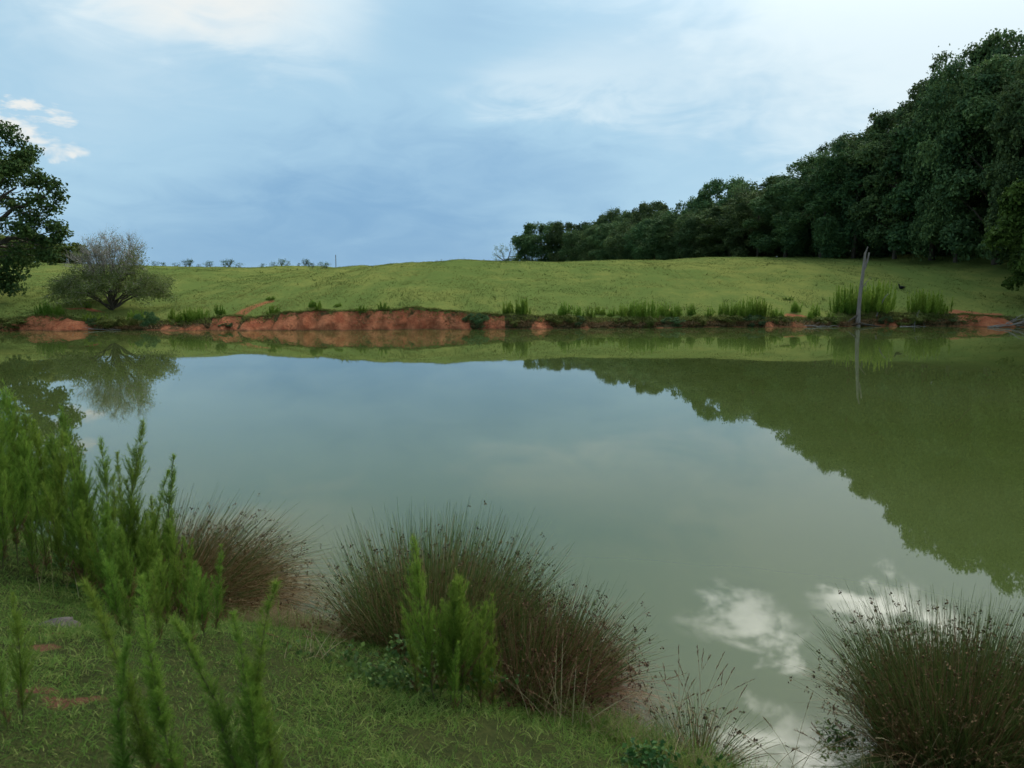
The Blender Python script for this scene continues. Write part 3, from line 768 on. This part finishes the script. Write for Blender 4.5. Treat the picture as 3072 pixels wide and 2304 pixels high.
# little bushes and saplings along the crest
def sapling(seed, h=1.0, wd=1.0, dense=30):
    global RNG
    keep = RNG; RNG = np.random.default_rng(seed)
    wo, le = MB(), MB(); n = 12
    tips = np.stack([RNG.uniform(-.5, .5, n) * wd, RNG.uniform(-.4, .4, n) * wd, RNG.uniform(.25, .95, n) * h], -1)
    for q in branching(wo, np.zeros(3), tips, 4, .035, .1, None, .012, .02):
        leaves(le, q[-1] + RNG.normal(size=(dense, 3)) * [.14, .14, .12], rand_unit(dense), RNG.uniform(.06, .13, dense), None, .55)
    RNG = keep
    return [('stem', wo.mesh('stem'), 'bark', None), ('foliage', le.mesh('foliage'), 'forest_leaf', None)]
saps = [sapling(300 + i, 1.0, (1.0, 1.3, .7, .9)[i], (30, 26, 40, 18)[i]) for i in range(4)]
crest = [(488, 20, 1), (510, 18, 0), (547, 18, 1), (576, 22, 0), (587, 26, 2), (613, 14, 3), (638, 20, 3), (648, 20, 0), (690, 22, 0), (703, 28, 2), (733, 18, 1), (800, 20, 3), (838, 24, 1), (859, 26, 0), (872, 22, 1), (908, 14, 3), (927, 24, 2), (939, 18, 2), (951, 20, 3), (978, 24, 1), (988, 26, 3), (1040, 8, 0)]
for k, (X_, hp, ty) in enumerate(crest):
    y = 103 + RNG.uniform(-2, 5); p = far_at(X_, y); h = hp / 3 / FPX * y * .85
    plant('crest_bush', saps[ty], 'tiny dark bush in the row along the left hill crest', 'bush', p - [0, 0, .06], RNG.uniform(0, 6), (h * 1.1, h * 1.1, h), 'bushes along the hill crest')
p = far_at(1018, 104)
mb = MB(); tube(mb, [(0, 0, -.3), (0, .01, .8), (.01, 0, 1.75)], [.05, .048, .045], 7)
t_ = obj('fence_post', mb.mesh('fence_post'), 'post', label='thin lone post on the hill crest right of the bushes', cat='post', loc=p)

# ---------------------------------------------------------------- dead snag
SN = np.array([X2x(2562, 52.2), 52.2, 0.0])
mb = MB()
pts = np.array([(0, 0, -.3), (.0, 0, .35), (.02, 0, .9), (.04, 0, 1.6), (.10, .02, 2.5), (.16, 0, 3.3), (.20, 0, 4.0), (.24, 0, 4.75)])
tube(mb, pts, [.20, .150, .132, .125, .112, .10, .09, .07], 12, None, .05)
t_ = thing('dead_snag', 'grey dead tree trunk standing in the shallows at right', 'dead tree', SN)
obj('trunk', mb.mesh('trunk', None, True), 'snag_wood', t_)
for nm, pp, rr in (('branch', [(.18, 0, 3.5), (.32, 0, 3.9), (.44, .02, 4.35), (.50, 0, 4.75)], [.07, .07, .06, .05]), ('branch', [(.25, 0, 4.65), (.32, 0, 4.9), (.40, 0, 5.15)], [.06, .045, .02]),
                   ('branch', [(.14, -.05, 2.5), (.36, -.15, 2.85), (.62, -.2, 3.2)], [.03, .022, .01]), ('branch', [(.30, -.14, 2.78), (.34, -.2, 2.5), (.32, -.2, 2.25)], [.016, .012, .006]),
                   ('root', [(-.1, -.05, .7), (-.35, -.1, .55), (-.75, -.2, .22), (-1.1, -.25, .02)], [.07, .06, .05, .02]), ('root', [(.05, -.1, .22), (.4, -.2, .14), (.9, -.2, .07), (1.5, -.15, .02)], [.09, .07, .05, .02]),
                   ('root', [(-.05, -.1, .2), (-.5, -.2, .10), (-1.0, -.2, .06), (-1.6, -.1, .02)], [.09, .06, .05, .02])):
    mb = MB(); pa = np.array(pp, float); tt = np.linspace(0, len(pa) - 1, 10)
    pa = np.stack([np.interp(tt, range(len(pa)), pa[:, c]) for c in range(3)], -1) + RNG.normal(size=(10, 3)) * .008
    tube(mb, pa, np.interp(tt, range(len(rr)), rr), 7, None, .08); obj(nm, mb.mesh(nm, None, True), 'snag_wood' if nm == 'branch' else 'bark', t_)

# driftwood and dead branches at the far waterline
def branch_thing(label, X_, y, pts, r, group=None, mat='driftwood', twigs=3):
    p = np.array([X2x(X_, y), y, 0]); pa = np.array(pts, float); tt = np.linspace(0, len(pa) - 1, 9)
    pa = np.stack([np.interp(tt, range(len(pa)), pa[:, c]) for c in range(3)], -1) + RNG.normal(size=(9, 3)) * .02
    o = thing('fallen_branch', label, 'branch', p, group=group)
    mb = MB(); tube(mb, pa, np.linspace(r, r * .3, 9), 6, None, .06); bough = obj('bough', mb.mesh('bough', None, True), mat, o)
    for _ in range(twigs):
        i = RNG.integers(3, 8); mb = MB(); e = pa[i] + np.array([RNG.uniform(-.4, .4), RNG.uniform(-.2, .1), RNG.uniform(.02, .3)])
        tube(mb, bez(pa[i], (pa[i] + e) / 2 + [0, 0, .05], e, 5), np.linspace(r * .4, r * .12, 5), 4); obj('twig', mb.mesh('twig'), mat, bough)
yb = lambda X_: float(shore(X2x(X_, 50)))
branch_thing('pale crooked dead branch rising right of the dead trunk', 2625, yb(2625) + .7, [(-.2, 0, .6), (.0, 0, 1.2), (.10, 0, 1.6), (.35, -.05, 2.0), (.45, 0, 2.1)], .05, twigs=2)
branch_thing('thin pale stick leaning out of the water right of the snag', 2730, yb(2730) - .35, [(-.05, 0, -.1), (.05, 0, .4), (.25, 0, 1.1)], .03, twigs=1)
branch_thing('pale stick lying in the water beside the leaning stick', 2735, yb(2735) - .5, [(-1.0, 0, .0), (-.3, .0, .03), (.3, 0, .05), (.75, 0, .02)], .03, twigs=2)
for k, (dx, l, dz) in enumerate(((0, 2.4, .5), (.5, 2.2, .35), (.2, 2.6, .2), (.9, 2.0, .6), (.6, 2.5, .1), (.3, 1.6, .7))):
    branch_thing('grey dead branch in the brush pile at the right shore', 3005 + dx * 40, 50.4 + .15 * k, [(-l * .5, 0, .03), (0, .1, dz * .5), (l * .6, .2, dz + .15)], .035, 'branches of the right shore brush pile')
branch_thing('small pale curled stick at the waterline in front of the left red clay', 232, yb(232) - .55, [(.03, 0, -.1), (.05, 0, .12), (-.05, 0, .28)], .022, twigs=0)
branch_thing('dark wet log lying along the waterline left of the dead trunk', 2440, yb(2440) - .1, [(-1.3, 0, .04), (-.3, 0, .07), (.6, 0, .06), (1.4, 0, .03)], .06, mat='snag_wood', twigs=4)
branch_thing('pale stick lying along the waterline below the left spreading tree', 300, yb(300) - .2, [(-1.2, 0, .03), (0, 0, .06), (1.5, 0, .04)], .035, twigs=3)

# black bird resting on the meadow
BD = hit_far(2704, 868)
def bird():
    mb = MB(); n, mseg = 12, 10
    xs_ = np.array([-.20, -.17, -.10, 0, .10, .17, .24, .34]); rs_ = np.array([.015, .06, .095, .11, .095, .06, .035, .02]); zs_ = np.array([.13, .13, .125, .12, .12, .125, .13, .14])
    tube(mb, np.stack([xs_, 0 * xs_, zs_], -1), rs_, 10)
    body = mb.mesh('body', None, True)
    hd = MB(); tube(hd, [(-.13, 0, .15), (-.18, 0, .24), (-.20, 0, .29), (-.235, 0, .315), (-.27, 0, .315), (-.30, 0, .31)], [.06, .045, .05, .045, .022, .006], 8)
    parts = [('body', body), ('head', hd.mesh('head', None, True))]
    for s in (-1, 1):
        wg = MB(); tube(wg, [(-.12, .085 * s, .16), (.0, .11 * s, .16), (.16, .075 * s, .155), (.28, .03 * s, .15)], [.03, .05, .04, .01], 6); parts.append(('wing', wg.mesh('wing', None, True)))
        lg_ = MB(); tube(lg_, [(.0, .04 * s, .06), (.01, .04 * s, .0)], [.012, .008], 5); parts.append(('leg', lg_.mesh('leg')))
    return parts
t_ = thing('bird', 'small black bird sitting alone on the meadow grass at right', 'bird', BD, .3, (1.15, 1.15, 1.15))
for nm, me in bird(): obj(nm, me, 'feather', t_)

# ---------------------------------------------------------------- feathery weed clumps on the far shore
def far_clump(seed, n=18, wd=.45, lo=.75):
    global RNG
    keep = RNG; RNG = np.random.default_rng(seed); st, le = MB(), MB()
    b = np.stack([RNG.normal(size=n) * wd * .5, RNG.normal(size=n) * wd * .4, np.zeros(n)], -1)
    u = unit(np.stack([b[:, 0] * .25 + RNG.normal(size=n) * .05, RNG.normal(size=n) * .06, np.ones(n)], -1)); h = RNG.uniform(lo * .6, 1.0, n) * (1 - .40 * np.clip(np.abs(b[:, 0]) / wd, 0, 1) ** 2)
    P = ribbons(st, b, u, h, .014, None, 3)
    for i in range(n):
        k = 130; t = RNG.uniform(.12, 1, k); p = b[i] + u[i] * (h[i] * t)[:, None]
        dv = unit(np.stack([RNG.normal(size=k), RNG.normal(size=k), RNG.uniform(.9, 2.2, k)], -1))
        ribbons(le, p, dv, (.05 + .15 * (1 - t)) * RNG.uniform(.6, 1.2, k), .020, None, 1, np.clip(.25 + .5 * t + RNG.normal(size=k) * .15, 0, 1), .6)
    RNG = keep
    return [('stem', st.mesh('stem'), 'stem', 'stuff'), ('foliage', le.mesh('foliage'), 'fennel_leaf', None)]
clumps = [far_clump(400 + i, n_, w_, l_) for i, (n_, w_, l_) in enumerate(((20, .45, .7), (30, .75, .75), (12, .32, .6), (40, 1.0, .7), (90, 1.05, .6)))]
# column, base row, height in photo px, proto, label key
FL = 'tall feathery weed clump on the far bank below the spreading shrub tree'
CL = 'feathery green weed clump at the lip above the red clay bank'
RL = 'upright feathery weed clump on the grassy far bank right of the red clay'
far_weeds = [(158, 962, 50, 1, FL), (195, 955, 45, 0, FL), (262, 925, 30, 2, 'small feathery weed clump on the grass left of the spreading shrub tree'), (290, 968, 42, 3, FL), (415, 950, 45, 0, FL), (440, 955, 38, 1, FL), (525, 965, 45, 2, FL), (555, 968, 34, 1, FL), (585, 968, 52, 1, FL), (605, 965, 50, 3, FL), (655, 945, 40, 2, FL),
             (815, 900, 18, 2, 'small weed clump at the top of the red gully'), (938, 922, 32, 0, 'lone feathery weed clump on open grass above the red clay'), (1020, 920, 14, 2, 'short weed tuft on the grass right of the lone weed clump'), (833, 985, 46, 0, CL), (970, 978, 34, 2, CL), (1086, 946, 22, 2, CL), (1153, 985, 34, 2, CL),
             (1525, 975, 45, 0, RL), (1562, 980, 65, 0, RL), (1580, 975, 60, 2, RL), (1690, 948, 52, 1, RL), (1735, 955, 48, 2, RL), (1765, 958, 44, 2, RL), (1800, 945, 34, 0, RL), (1835, 960, 38, 2, RL), (1868, 958, 48, 1, RL), (1905, 965, 62, 3, RL), (1945, 968, 70, 3, RL), (1985, 965, 58, 1, RL), (2015, 965, 54, 1, RL), (2068, 962, 50, 0, RL), (2120, 965, 40, 2, RL),
             (2175, 968, 60, 3, RL), (2205, 965, 62, 1, RL), (2245, 965, 72, 3, RL), (2272, 965, 75, 1, RL), (2325, 955, 42, 0, RL), (2362, 900, 14, 2, 'tiny weed tuft alone on the slope left of the dead trunk'), (2385, 938, 48, 0, RL), (2415, 962, 30, 2, RL), (2435, 960, 50, 0, RL), (2480, 968, 30, 2, RL)]
for X_, yb_, hp, ty, lab in far_weeds:
    p = hit_far(X_, yb_) if yb_ < 950 else None
    if p is None or p[1] > 75:
        x0 = X2x(X_, 49.5); y0 = float(shore(x0)) + 1.15 + RNG.uniform(-.2, .5); x0 = X2x(X_, y0); p = np.array([x0, y0, float(zfar(x0, y0)) - .05])
    h = hp / 3 / FPX * p[1]
    shared = lab in (FL, CL, RL)
    sw = RNG.uniform(.75, 1.05)
    plant('weed_clump', clumps[ty], lab, 'weed', p - [0, 0, .05], RNG.uniform(0, 6), (sw, sw, h * RNG.uniform(.8, 1.02)), {FL: 'weed clumps on the left far bank', CL: 'weed clumps on the clay lip', RL: 'weed clumps on the right far bank'}[lab] if shared else None)
for X_, hp, ty, sw, lab in ((2535, 80, 4, .85, 'large feathery bush of weeds immediately left of the dead trunk'), (2608, 86, 4, 1.1, 'largest feathery bush of weeds right behind the dead trunk'), (2762, 64, 4, 1.0, 'feathery bush of weeds at the bank far right of the dead trunk')):
    y0 = 53.6; x0 = X2x(X_, y0); h = hp / 3 / FPX * y0 * 1.1
    plant('weed_bush', clumps[ty], lab, 'weed', (x0, y0, float(zfar(x0, y0)) - .15), 1.0 + X_, (sw * 1.3, sw * 1.3, h + .2))

# low bushes and brambles at the foot of the far bank
LB = 'low dark green bush at the foot of the right far bank'
lowb = [(300, .5, .55, 'low leafy bush on the bank right of the left red clay'), (350, .7, .6, 'low leafy bush under the spreading shrub tree'), (395, .6, .6, 'low leafy bush on the bank right of the spreading tree foot'), (452, .45, .85, 'dark rounded bush at the waterline right of the spreading tree'), (540, .5, .4, 'low dark bush at the waterline left of the red clay'),
        (40, .8, .6, 'dark low bush on the bank at the left edge'), (1430, .55, .75, 'green bramble bush at the right end of the red clay'), (1540, .5, .5, LB), (1680, .75, .7, LB), (1725, .5, .6, LB), (1860, .5, .5, LB), (1920, .7, .55, LB), (2010, .6, .5, LB), (2085, .6, .55, LB), (2180, .7, .6, LB), (2260, .7, .6, LB), (2330, .5, .5, LB), (2470, .6, .5, LB), (2640, .55, .5, LB), (2700, .8, .55, LB), (2760, .8, .7, LB), (2830, .8, .4, LB), (2880, .7, .35, LB), (1150, .3, .3, 'small green plant at the foot of the red clay face'), (690, .5, .3, 'small green plant at the waterline below the red gully')]
for k, (X_, wd, h, lab) in enumerate(lowb):
    x0 = X2x(X_, 49.5); y0 = float(shore(x0)) + .42; x0 = X2x(X_, y0)
    plant('low_bush', [('foliage', bushes[k % 3], 'bush_leaf' if k % 3 else 'forest_leaf', None)], lab, 'bush', (x0, y0, .05), k * 1.1, (wd, wd * .7, h * .62), 'bushes along the right far bank' if lab == LB else None)

# ---------------------------------------------------------------- near plants: dog fennel
def fennel(seed, h=1.5, nb=95, spread=.17, lo=.12):
    global RNG
    keep = RNG; RNG = np.random.default_rng(seed); st, le, dead = MB(), MB(), MB()
    bend = np.array([RNG.normal() * .07, RNG.normal() * .07, 0]) * h
    path = bez(np.zeros(3), np.array([0, 0, h * .55]), np.array([bend[0], bend[1], h]), 12, .004)
    tube(st, path, np.linspace(.0075, .0016, 12), 6)
    t = np.sort(RNG.uniform(lo, 1, nb)); idx = t * 11; i = np.minimum(idx.astype(int), 10); fr = (idx - i)[:, None]
    b = path[i] * (1 - fr) + path[i + 1] * fr
    a = np.arange(nb) * 2.4 + RNG.normal(size=nb) * .3; asc = RNG.uniform(1.3, 2.8, nb)
    u = unit(np.stack([np.cos(a), np.sin(a), asc], -1))
    shape = np.minimum(1, (t - lo + .08) / .25) * (1 - t) ** .95 * 1.5 + .06
    L = spread * h * shape * RNG.uniform(.4, 1.35, nb)
    droop = np.stack([0 * a, 0 * a, np.full(nb, .25)], -1)
    P = ribbons(st, b, u, L, .0035, droop, 3)
    for k in range(nb):
        m_ = max(14, int(560 * L[k] / h ** .5)); s = RNG.uniform(.08, 1, m_)[:, None]
        p = b[k] + L[k] * (s * u[k] + s ** 2 * droop[k]); dv = unit(u[k] + rand_unit(m_) * .85 + [0, 0, .25])
        tone = .20 + .55 * t[k] + RNG.normal() * .10
        tgt = dead if (t[k] < lo + .12 and RNG.random() < .5) else le
        ribbons(tgt, p, dv, RNG.uniform(.024, .066, m_) * (1 - .35 * s[:, 0]), .0026, rand_unit(m_) * .15 + [0, 0, .15], 1, np.clip(tone + RNG.normal(size=m_) * .14, 0, 1), .7)
    n = 34; p = path[-1] + np.array([0, 0, -.14 * h]) * RNG.random(n)[:, None]; ribbons(le, p, unit(rand_unit(n) * .45 + [0, 0, 1]), RNG.uniform(.012, .035, n), .0026, None, 2, RNG.uniform(.6, 1, n))
    parts = [('stem', st.mesh('stem'), 'stem', None), ('foliage', le.mesh('foliage'), 'fennel_leaf', None)]
    if dead.n: parts.append(('dead_foliage', dead.mesh('dead_foliage'), 'rush_dead', None))
    RNG = keep
    return parts
fen = [fennel(600, 1.5, 120, .20, .12), fennel(601, 1.5, 110, .16, .08), fennel(602, 1.5, 130, .22, .10), fennel(603, 1.5, 100, .13, .05), fennel(604, 1.5, 115, .18, .15), fennel(605, 1.5, 170, .065, .02), fennel(606, 1.5, 160, .080, .03)]
def put_fennel(px, pyb, pyt, ty, lab, group=None, tilt=(0, 0), wide=1.0):
    p = near_px(px, pyb); d = ray(px, pyt); ztop = CAM_H + d[2] / d[1] * p[1]; h = max(.25, ztop - p[2])
    s = h / 1.5
    tilt = (tilt[0] + RNG.normal() * .05, tilt[1] + RNG.normal() * .06)
    plant('dog_fennel', fen[ty], lab, 'weed', p - [0, 0, .02], RNG.uniform(0, 6.28), (s ** .7 * wide, s ** .7 * wide, s), group, tilt)
LS = 'feathery green dog fennel stalk in the tall stand at the left waterside'
for px, pb, pt, ty in ((-14, 560, 375, 2), (4, 552, 385, 0), (14, 545, 398, 2), (28, 548, 380, 0), (38, 556, 404, 4), (-4, 548, 360, 1), (52, 552, 418, 2), (62, 560, 425, 0), (70, 572, 430, 1), (82, 566, 408, 4), (90, 580, 455, 2), (76, 588, 470, 3), (100, 590, 465, 0), (112, 585, 440, 1), (106, 612, 500, 2),
                       (140, 606, 500, 4), (150, 615, 512, 2), (162, 612, 472, 3), (158, 600, 492, 1), (134, 622, 520, 0), (180, 618, 520, 1), (186, 628, 540, 3), (168, 632, 548, 2), (144, 640, 560, 4), (122, 634, 545, 1), (192, 648, 575, 3), (112, 622, 545, 3), (92, 606, 520, 4), (205, 640, 560, 2), (216, 634, 545, 3), (30, 562, 430, 2), (18, 566, 440, 4), (48, 574, 460, 3), (64, 580, 480, 1), (84, 594, 500, 2), (118, 610, 480, 3), (128, 600, 455, 6), (150, 604, 470, 6), (98, 582, 430, 6), (196, 622, 530, 6), (176, 604, 500, 3), (4, 570, 470, 1), (34, 580, 490, 3), (132, 640, 575, 3), (160, 644, 570, 3)):
    put_fennel(px, pb, pt, ty, LS, 'dog fennel stand at the left waterside')
put_fennel(124, 604, 420, 1, 'tallest pointed dog fennel spire against open water at left')
put_fennel(170, 610, 452, 3, 'narrow pointed dog fennel spire right of the tallest one')
MS = 'bright green dog fennel stalk before the middle rush clumps'
for px, pb, pt, ty in ((450, 706, 580, 2), (462, 708, 566, 0), (472, 704, 590, 4), (482, 712, 612, 1), (440, 700, 600, 1), (456, 714, 640, 3), (494, 712, 594, 3)):
    put_fennel(px, pb, pt, ty, MS, 'dog fennel before the middle rushes')
put_fennel(436, 702, 533, 1, 'tallest bright green dog fennel before the middle rushes')
put_fennel(418, 696, 606, 3, 'short dog fennel at the left of the middle group', None)
NS = 'blurred dark dog fennel stem close to the camera at lower left'
for px, pb, pt, ty, tl in ((160, 800, 575, 5, (0, -.17)), (184, 805, 580, 6, (0, -.12)), (246, 820, 600, 5, (0, -.13)), (256, 812, 588, 6, (0, -.03)), (276, 805, 640, 5, (0, .03)), (262, 830, 620, 6, (0, -.02)), (130, 805, 640, 5, (0, -.14))):
    put_fennel(px, pb, pt, ty, NS, 'near blurred dog fennel stems', tl, 1.15)
put_fennel(22, 722, 588, 1, 'young yellow green dog fennel on the grass at the left edge', None, (0, .02), .8)
put_fennel(8, 730, 612, 3, 'slender young dog fennel cut by the left edge', None, (0, -.03), .8)

# ---------------------------------------------------------------- near plants: rushes
def rush(label, loc, n, h, rb, lean=(0, 0), dead=.4, maxtilt=1.0, heads=.3, seed=0, dead_droop=1.0):
    global RNG
    keep = RNG; RNG = np.random.default_rng(seed); g, dd_, hd, st = MB(), MB(), MB(), MB()
    def stems(mb, n, h, tilt, dr, wdt, segs, heads_on):
        a = RNG.uniform(0, 2 * PI, n); q = np.sqrt(RNG.random(n)); r = q * rb
        b = np.stack([np.cos(a) * r, np.sin(a) * r, np.zeros(n) - .04], -1)
        tl = tilt * q ** 1.3 * RNG.uniform(.6, 1.1, n); ax = a + RNG.normal(size=n) * .45
        u = unit(np.stack([np.cos(ax) * np.sin(tl) + lean[0], np.sin(ax) * np.sin(tl) + lean[1], np.cos(tl)], -1))
        dvec = np.stack([np.cos(ax) * .35 + lean[0] * .6, np.sin(ax) * .35 + lean[1] * .6, -np.ones(n) * .75], -1) * (RNG.uniform(.05, .5, n) * (.4 + q) * dr)[:, None]
        L = h * RNG.uniform(.62, 1.08, n)
        P = ribbons(mb, b, u, L, RNG.uniform(.7, 1.15, n) * wdt, dvec, segs, None, .72)
        if heads_on:
            k = np.where(RNG.random(n) < heads)[0]; s = RNG.uniform(.72, .93, len(k))[:, None]
            p = b[k] + L[k, None] * (s * u[k] + s ** 2 * dvec[k])
            for _ in range(7):
                leaves(hd, p + RNG.normal(size=p.shape) * [.007, .007, .009] + [0, 0, 0.004], rand_unit(len(k)), RNG.uniform(.008, .02, len(k)), None, .6)
    stems(g, int(n * (1 - dead)), h, maxtilt, 1.0, .0042, 6, True)
    stems(dd_, int(n * dead), h * .92, maxtilt * 1.12, 1.3 * dead_droop, .0042, 7, True)
    stems(st, max(12, int(n * .02)), h * .85, maxtilt * 1.2, 2.0 * dead_droop, .0055, 7, False)
    RNG = keep
    o = thing('rush_clump', label, 'rush', loc)
    obj('green_stems', g.mesh('green_stems'), 'rush_green', o, 'stuff'); obj('dead_stems', dd_.mesh('dead_stems'), 'rush_dead', o, 'stuff')
    obj('seed_heads', hd.mesh('seed_heads'), 'rush_head', o, 'stuff'); obj('pale_stems', st.mesh('pale_stems'), 'straw', o, 'stuff')
    return o
rush('domed rush clump with green tips behind the middle dog fennel', (-.52, 5.10, .02), 8000, 1.16, .40, (.05, .0), .52, .40, .18, 1, 1.3)
rush('low brown rush clump drooping to the right of the middle dog fennel', (.10, 4.66, .0), 7500, .90, .32, (.08, -.02), .70, .46, .25, 2, 1.7)
rush('brown rush clump leaning over the water behind the left dog fennel stand', (-2.72, 6.05, .05), 7500, 1.05, .46, (.34, -.04), .80, .62, .22, 3, 2.2)
rush('large dark green rush clump in the bottom right corner', (2.46, 4.06, .0), 7500, .95, .38, (.12, .0), .30, .62, .22, 4)
rush('small rush tuft at the water edge between the middle and right clumps', (.98, 3.98, .03), 420, .46, .13, (.02, 0), .3, .95, .2, 5)

# tall seed grasses
def seed_grass(label, px, py, n, h, seed, group=None, sp=.5):
    global RNG
    keep = RNG; RNG = np.random.default_rng(seed); st, hd = MB(), MB(); p = near_px(px, py)
    b = RNG.normal(size=(n, 3)) * [.07, .05, 0]; u = unit(RNG.normal(size=(n, 3)) * [sp, sp * .6, 0] + [0, 0, 1]); L = RNG.uniform(.55, 1, n) * h
    dr = np.stack([u[:, 0] * .3, u[:, 1] * .3, -np.ones(n) * .15], -1)
    ribbons(st, b, u, L, .0032, dr, 6, None, .6)
    for i in range(n):
        k = 26; s = RNG.uniform(.78, 1, k)[:, None]; q = b[i] + L[i] * (s * u[i] + s ** 2 * dr[i])
        ribbons(hd, q, unit(u[i] + rand_unit(k) * .35), RNG.uniform(.010, .022, k), .0035, None, 1)
    RNG = keep
    o = thing('seed_grass', label, 'grass', p, 0, (1, 1, 1), group)
    obj('stems', st.mesh('stems'), 'straw', o, 'stuff'); obj('seed_spikes', hd.mesh('seed_spikes'), 'rush_dead', o, 'stuff')
seed_grass('tall thin seed grass rising from the small rush tuft', 694, 752, 16, .78, 21, None, .30)
seed_grass('sparse seed grass spreading right of the low brown rush clump', 650, 740, 20, .62, 22, None, .5)
seed_grass('few bent seed grass stalks left of the bottom right rush clump', 790, 775, 9, .62, 23, None, .5)
seed_grass('pale seed grass stalks in front of the bottom right rush clump', 880, 790, 26, .62, 24, None, .45)
seed_grass('dry seed grass stalks in front of the low brown rush clump', 560, 722, 22, .60, 25, None, .45)
seed_grass('dry seed grass in the gap between left and middle rush clumps', 316, 657, 26, .30, 26, None, .6)
seed_grass('pair of pale seed stalks on the grass at the left edge', 62, 600, 6, .40, 27, None, .3)

# leafy bramble at the foot of the middle rushes
def bramble(label, px, py, n, w_, h, seed):
    global RNG
    keep = RNG; RNG = np.random.default_rng(seed); st, le = MB(), MB(); p = near_px(px, py)
    k = 46; a = RNG.uniform(0, 2 * PI, k); u = unit(np.stack([np.cos(a) * .8, np.sin(a) * .5, RNG.uniform(.5, 1.6, k)], -1)); L = RNG.uniform(.4, 1.0, k) * h
    dr = np.stack([np.cos(a) * .5, np.sin(a) * .3, -np.ones(k) * .45], -1); b = RNG.normal(size=(k, 3)) * [w_ * .35, w_ * .2, 0]
    ribbons(st, b, u, L, .004, dr, 5)
    i = RNG.integers(0, k, n); s = RNG.uniform(.25, 1, n)[:, None]; q = b[i] + L[i, None] * (s * u[i] + s ** 2 * dr[i]) + RNG.normal(size=(n, 3)) * .02
    leaves(le, q, unit(rand_unit(n) * .7 + [0, -.3, .8]), RNG.uniform(.018, .042, n), None, .65)
    RNG = keep
    o = thing('bramble', label, 'bramble', p)
    obj('canes', st.mesh('canes'), 'stem', o, 'stuff'); obj('leaves', le.mesh('leaves'), 'bramble_leaf', o, 'stuff')
bramble('dark leafy bramble at the foot of the domed middle rush clump', 398, 688, 1100, .42, .42, 31)
bramble('leafy bramble on the soil under the left dog fennel stand', 60, 568, 600, .7, .26, 32)
bramble('leafy bramble at the bank edge below the left dog fennel', 100, 598, 500, .5, .22, 33)
bramble('small leafy sprig at the left side of the bottom right rush clump', 838, 740, 90, .12, .22, 34)
bramble('low leafy weed patch at the foot of the small rush tuft', 640, 765, 260, .3, .12, 35)

# half sunk stone in the grass
def stone(label, px, py, r, zs, seed):
    n, k = 12, 8; R_ = np.random.default_rng(seed); v = [(0, 0, r * zs)]
    for j in range(1, k):
        th = j / (k - 1) * PI * .55
        for i in range(n):
            a = i / n * 2 * PI; q = r * (1 + .16 * R_.normal() * .6 + .12 * math.sin(3 * a + seed)); v.append((math.cos(a) * math.sin(th) * q * 1.3, math.sin(a) * math.sin(th) * q, math.cos(th) * q * zs))
    f = [[0, 1 + i, 1 + (i + 1) % n] for i in range(n)]; f2 = [[1 + (j - 1) * n + i, 1 + j * n + i, 1 + j * n + (i + 1) % n, 1 + (j - 1) * n + (i + 1) % n] for j in range(1, k - 1) for i in range(n)]
    mb = MB(); mb.add(v, f); mb.f4.append(np.array(f2)); mb_p = near_px(px, py)
    obj('stone', mb.mesh('stone', None, True), 'stone', label=label, cat='stone', loc=mb_p - np.array([0, 0, .01]))
stone('flat grey brown stone half sunk in the grass at left', 57, 627, .10, .45, 3)
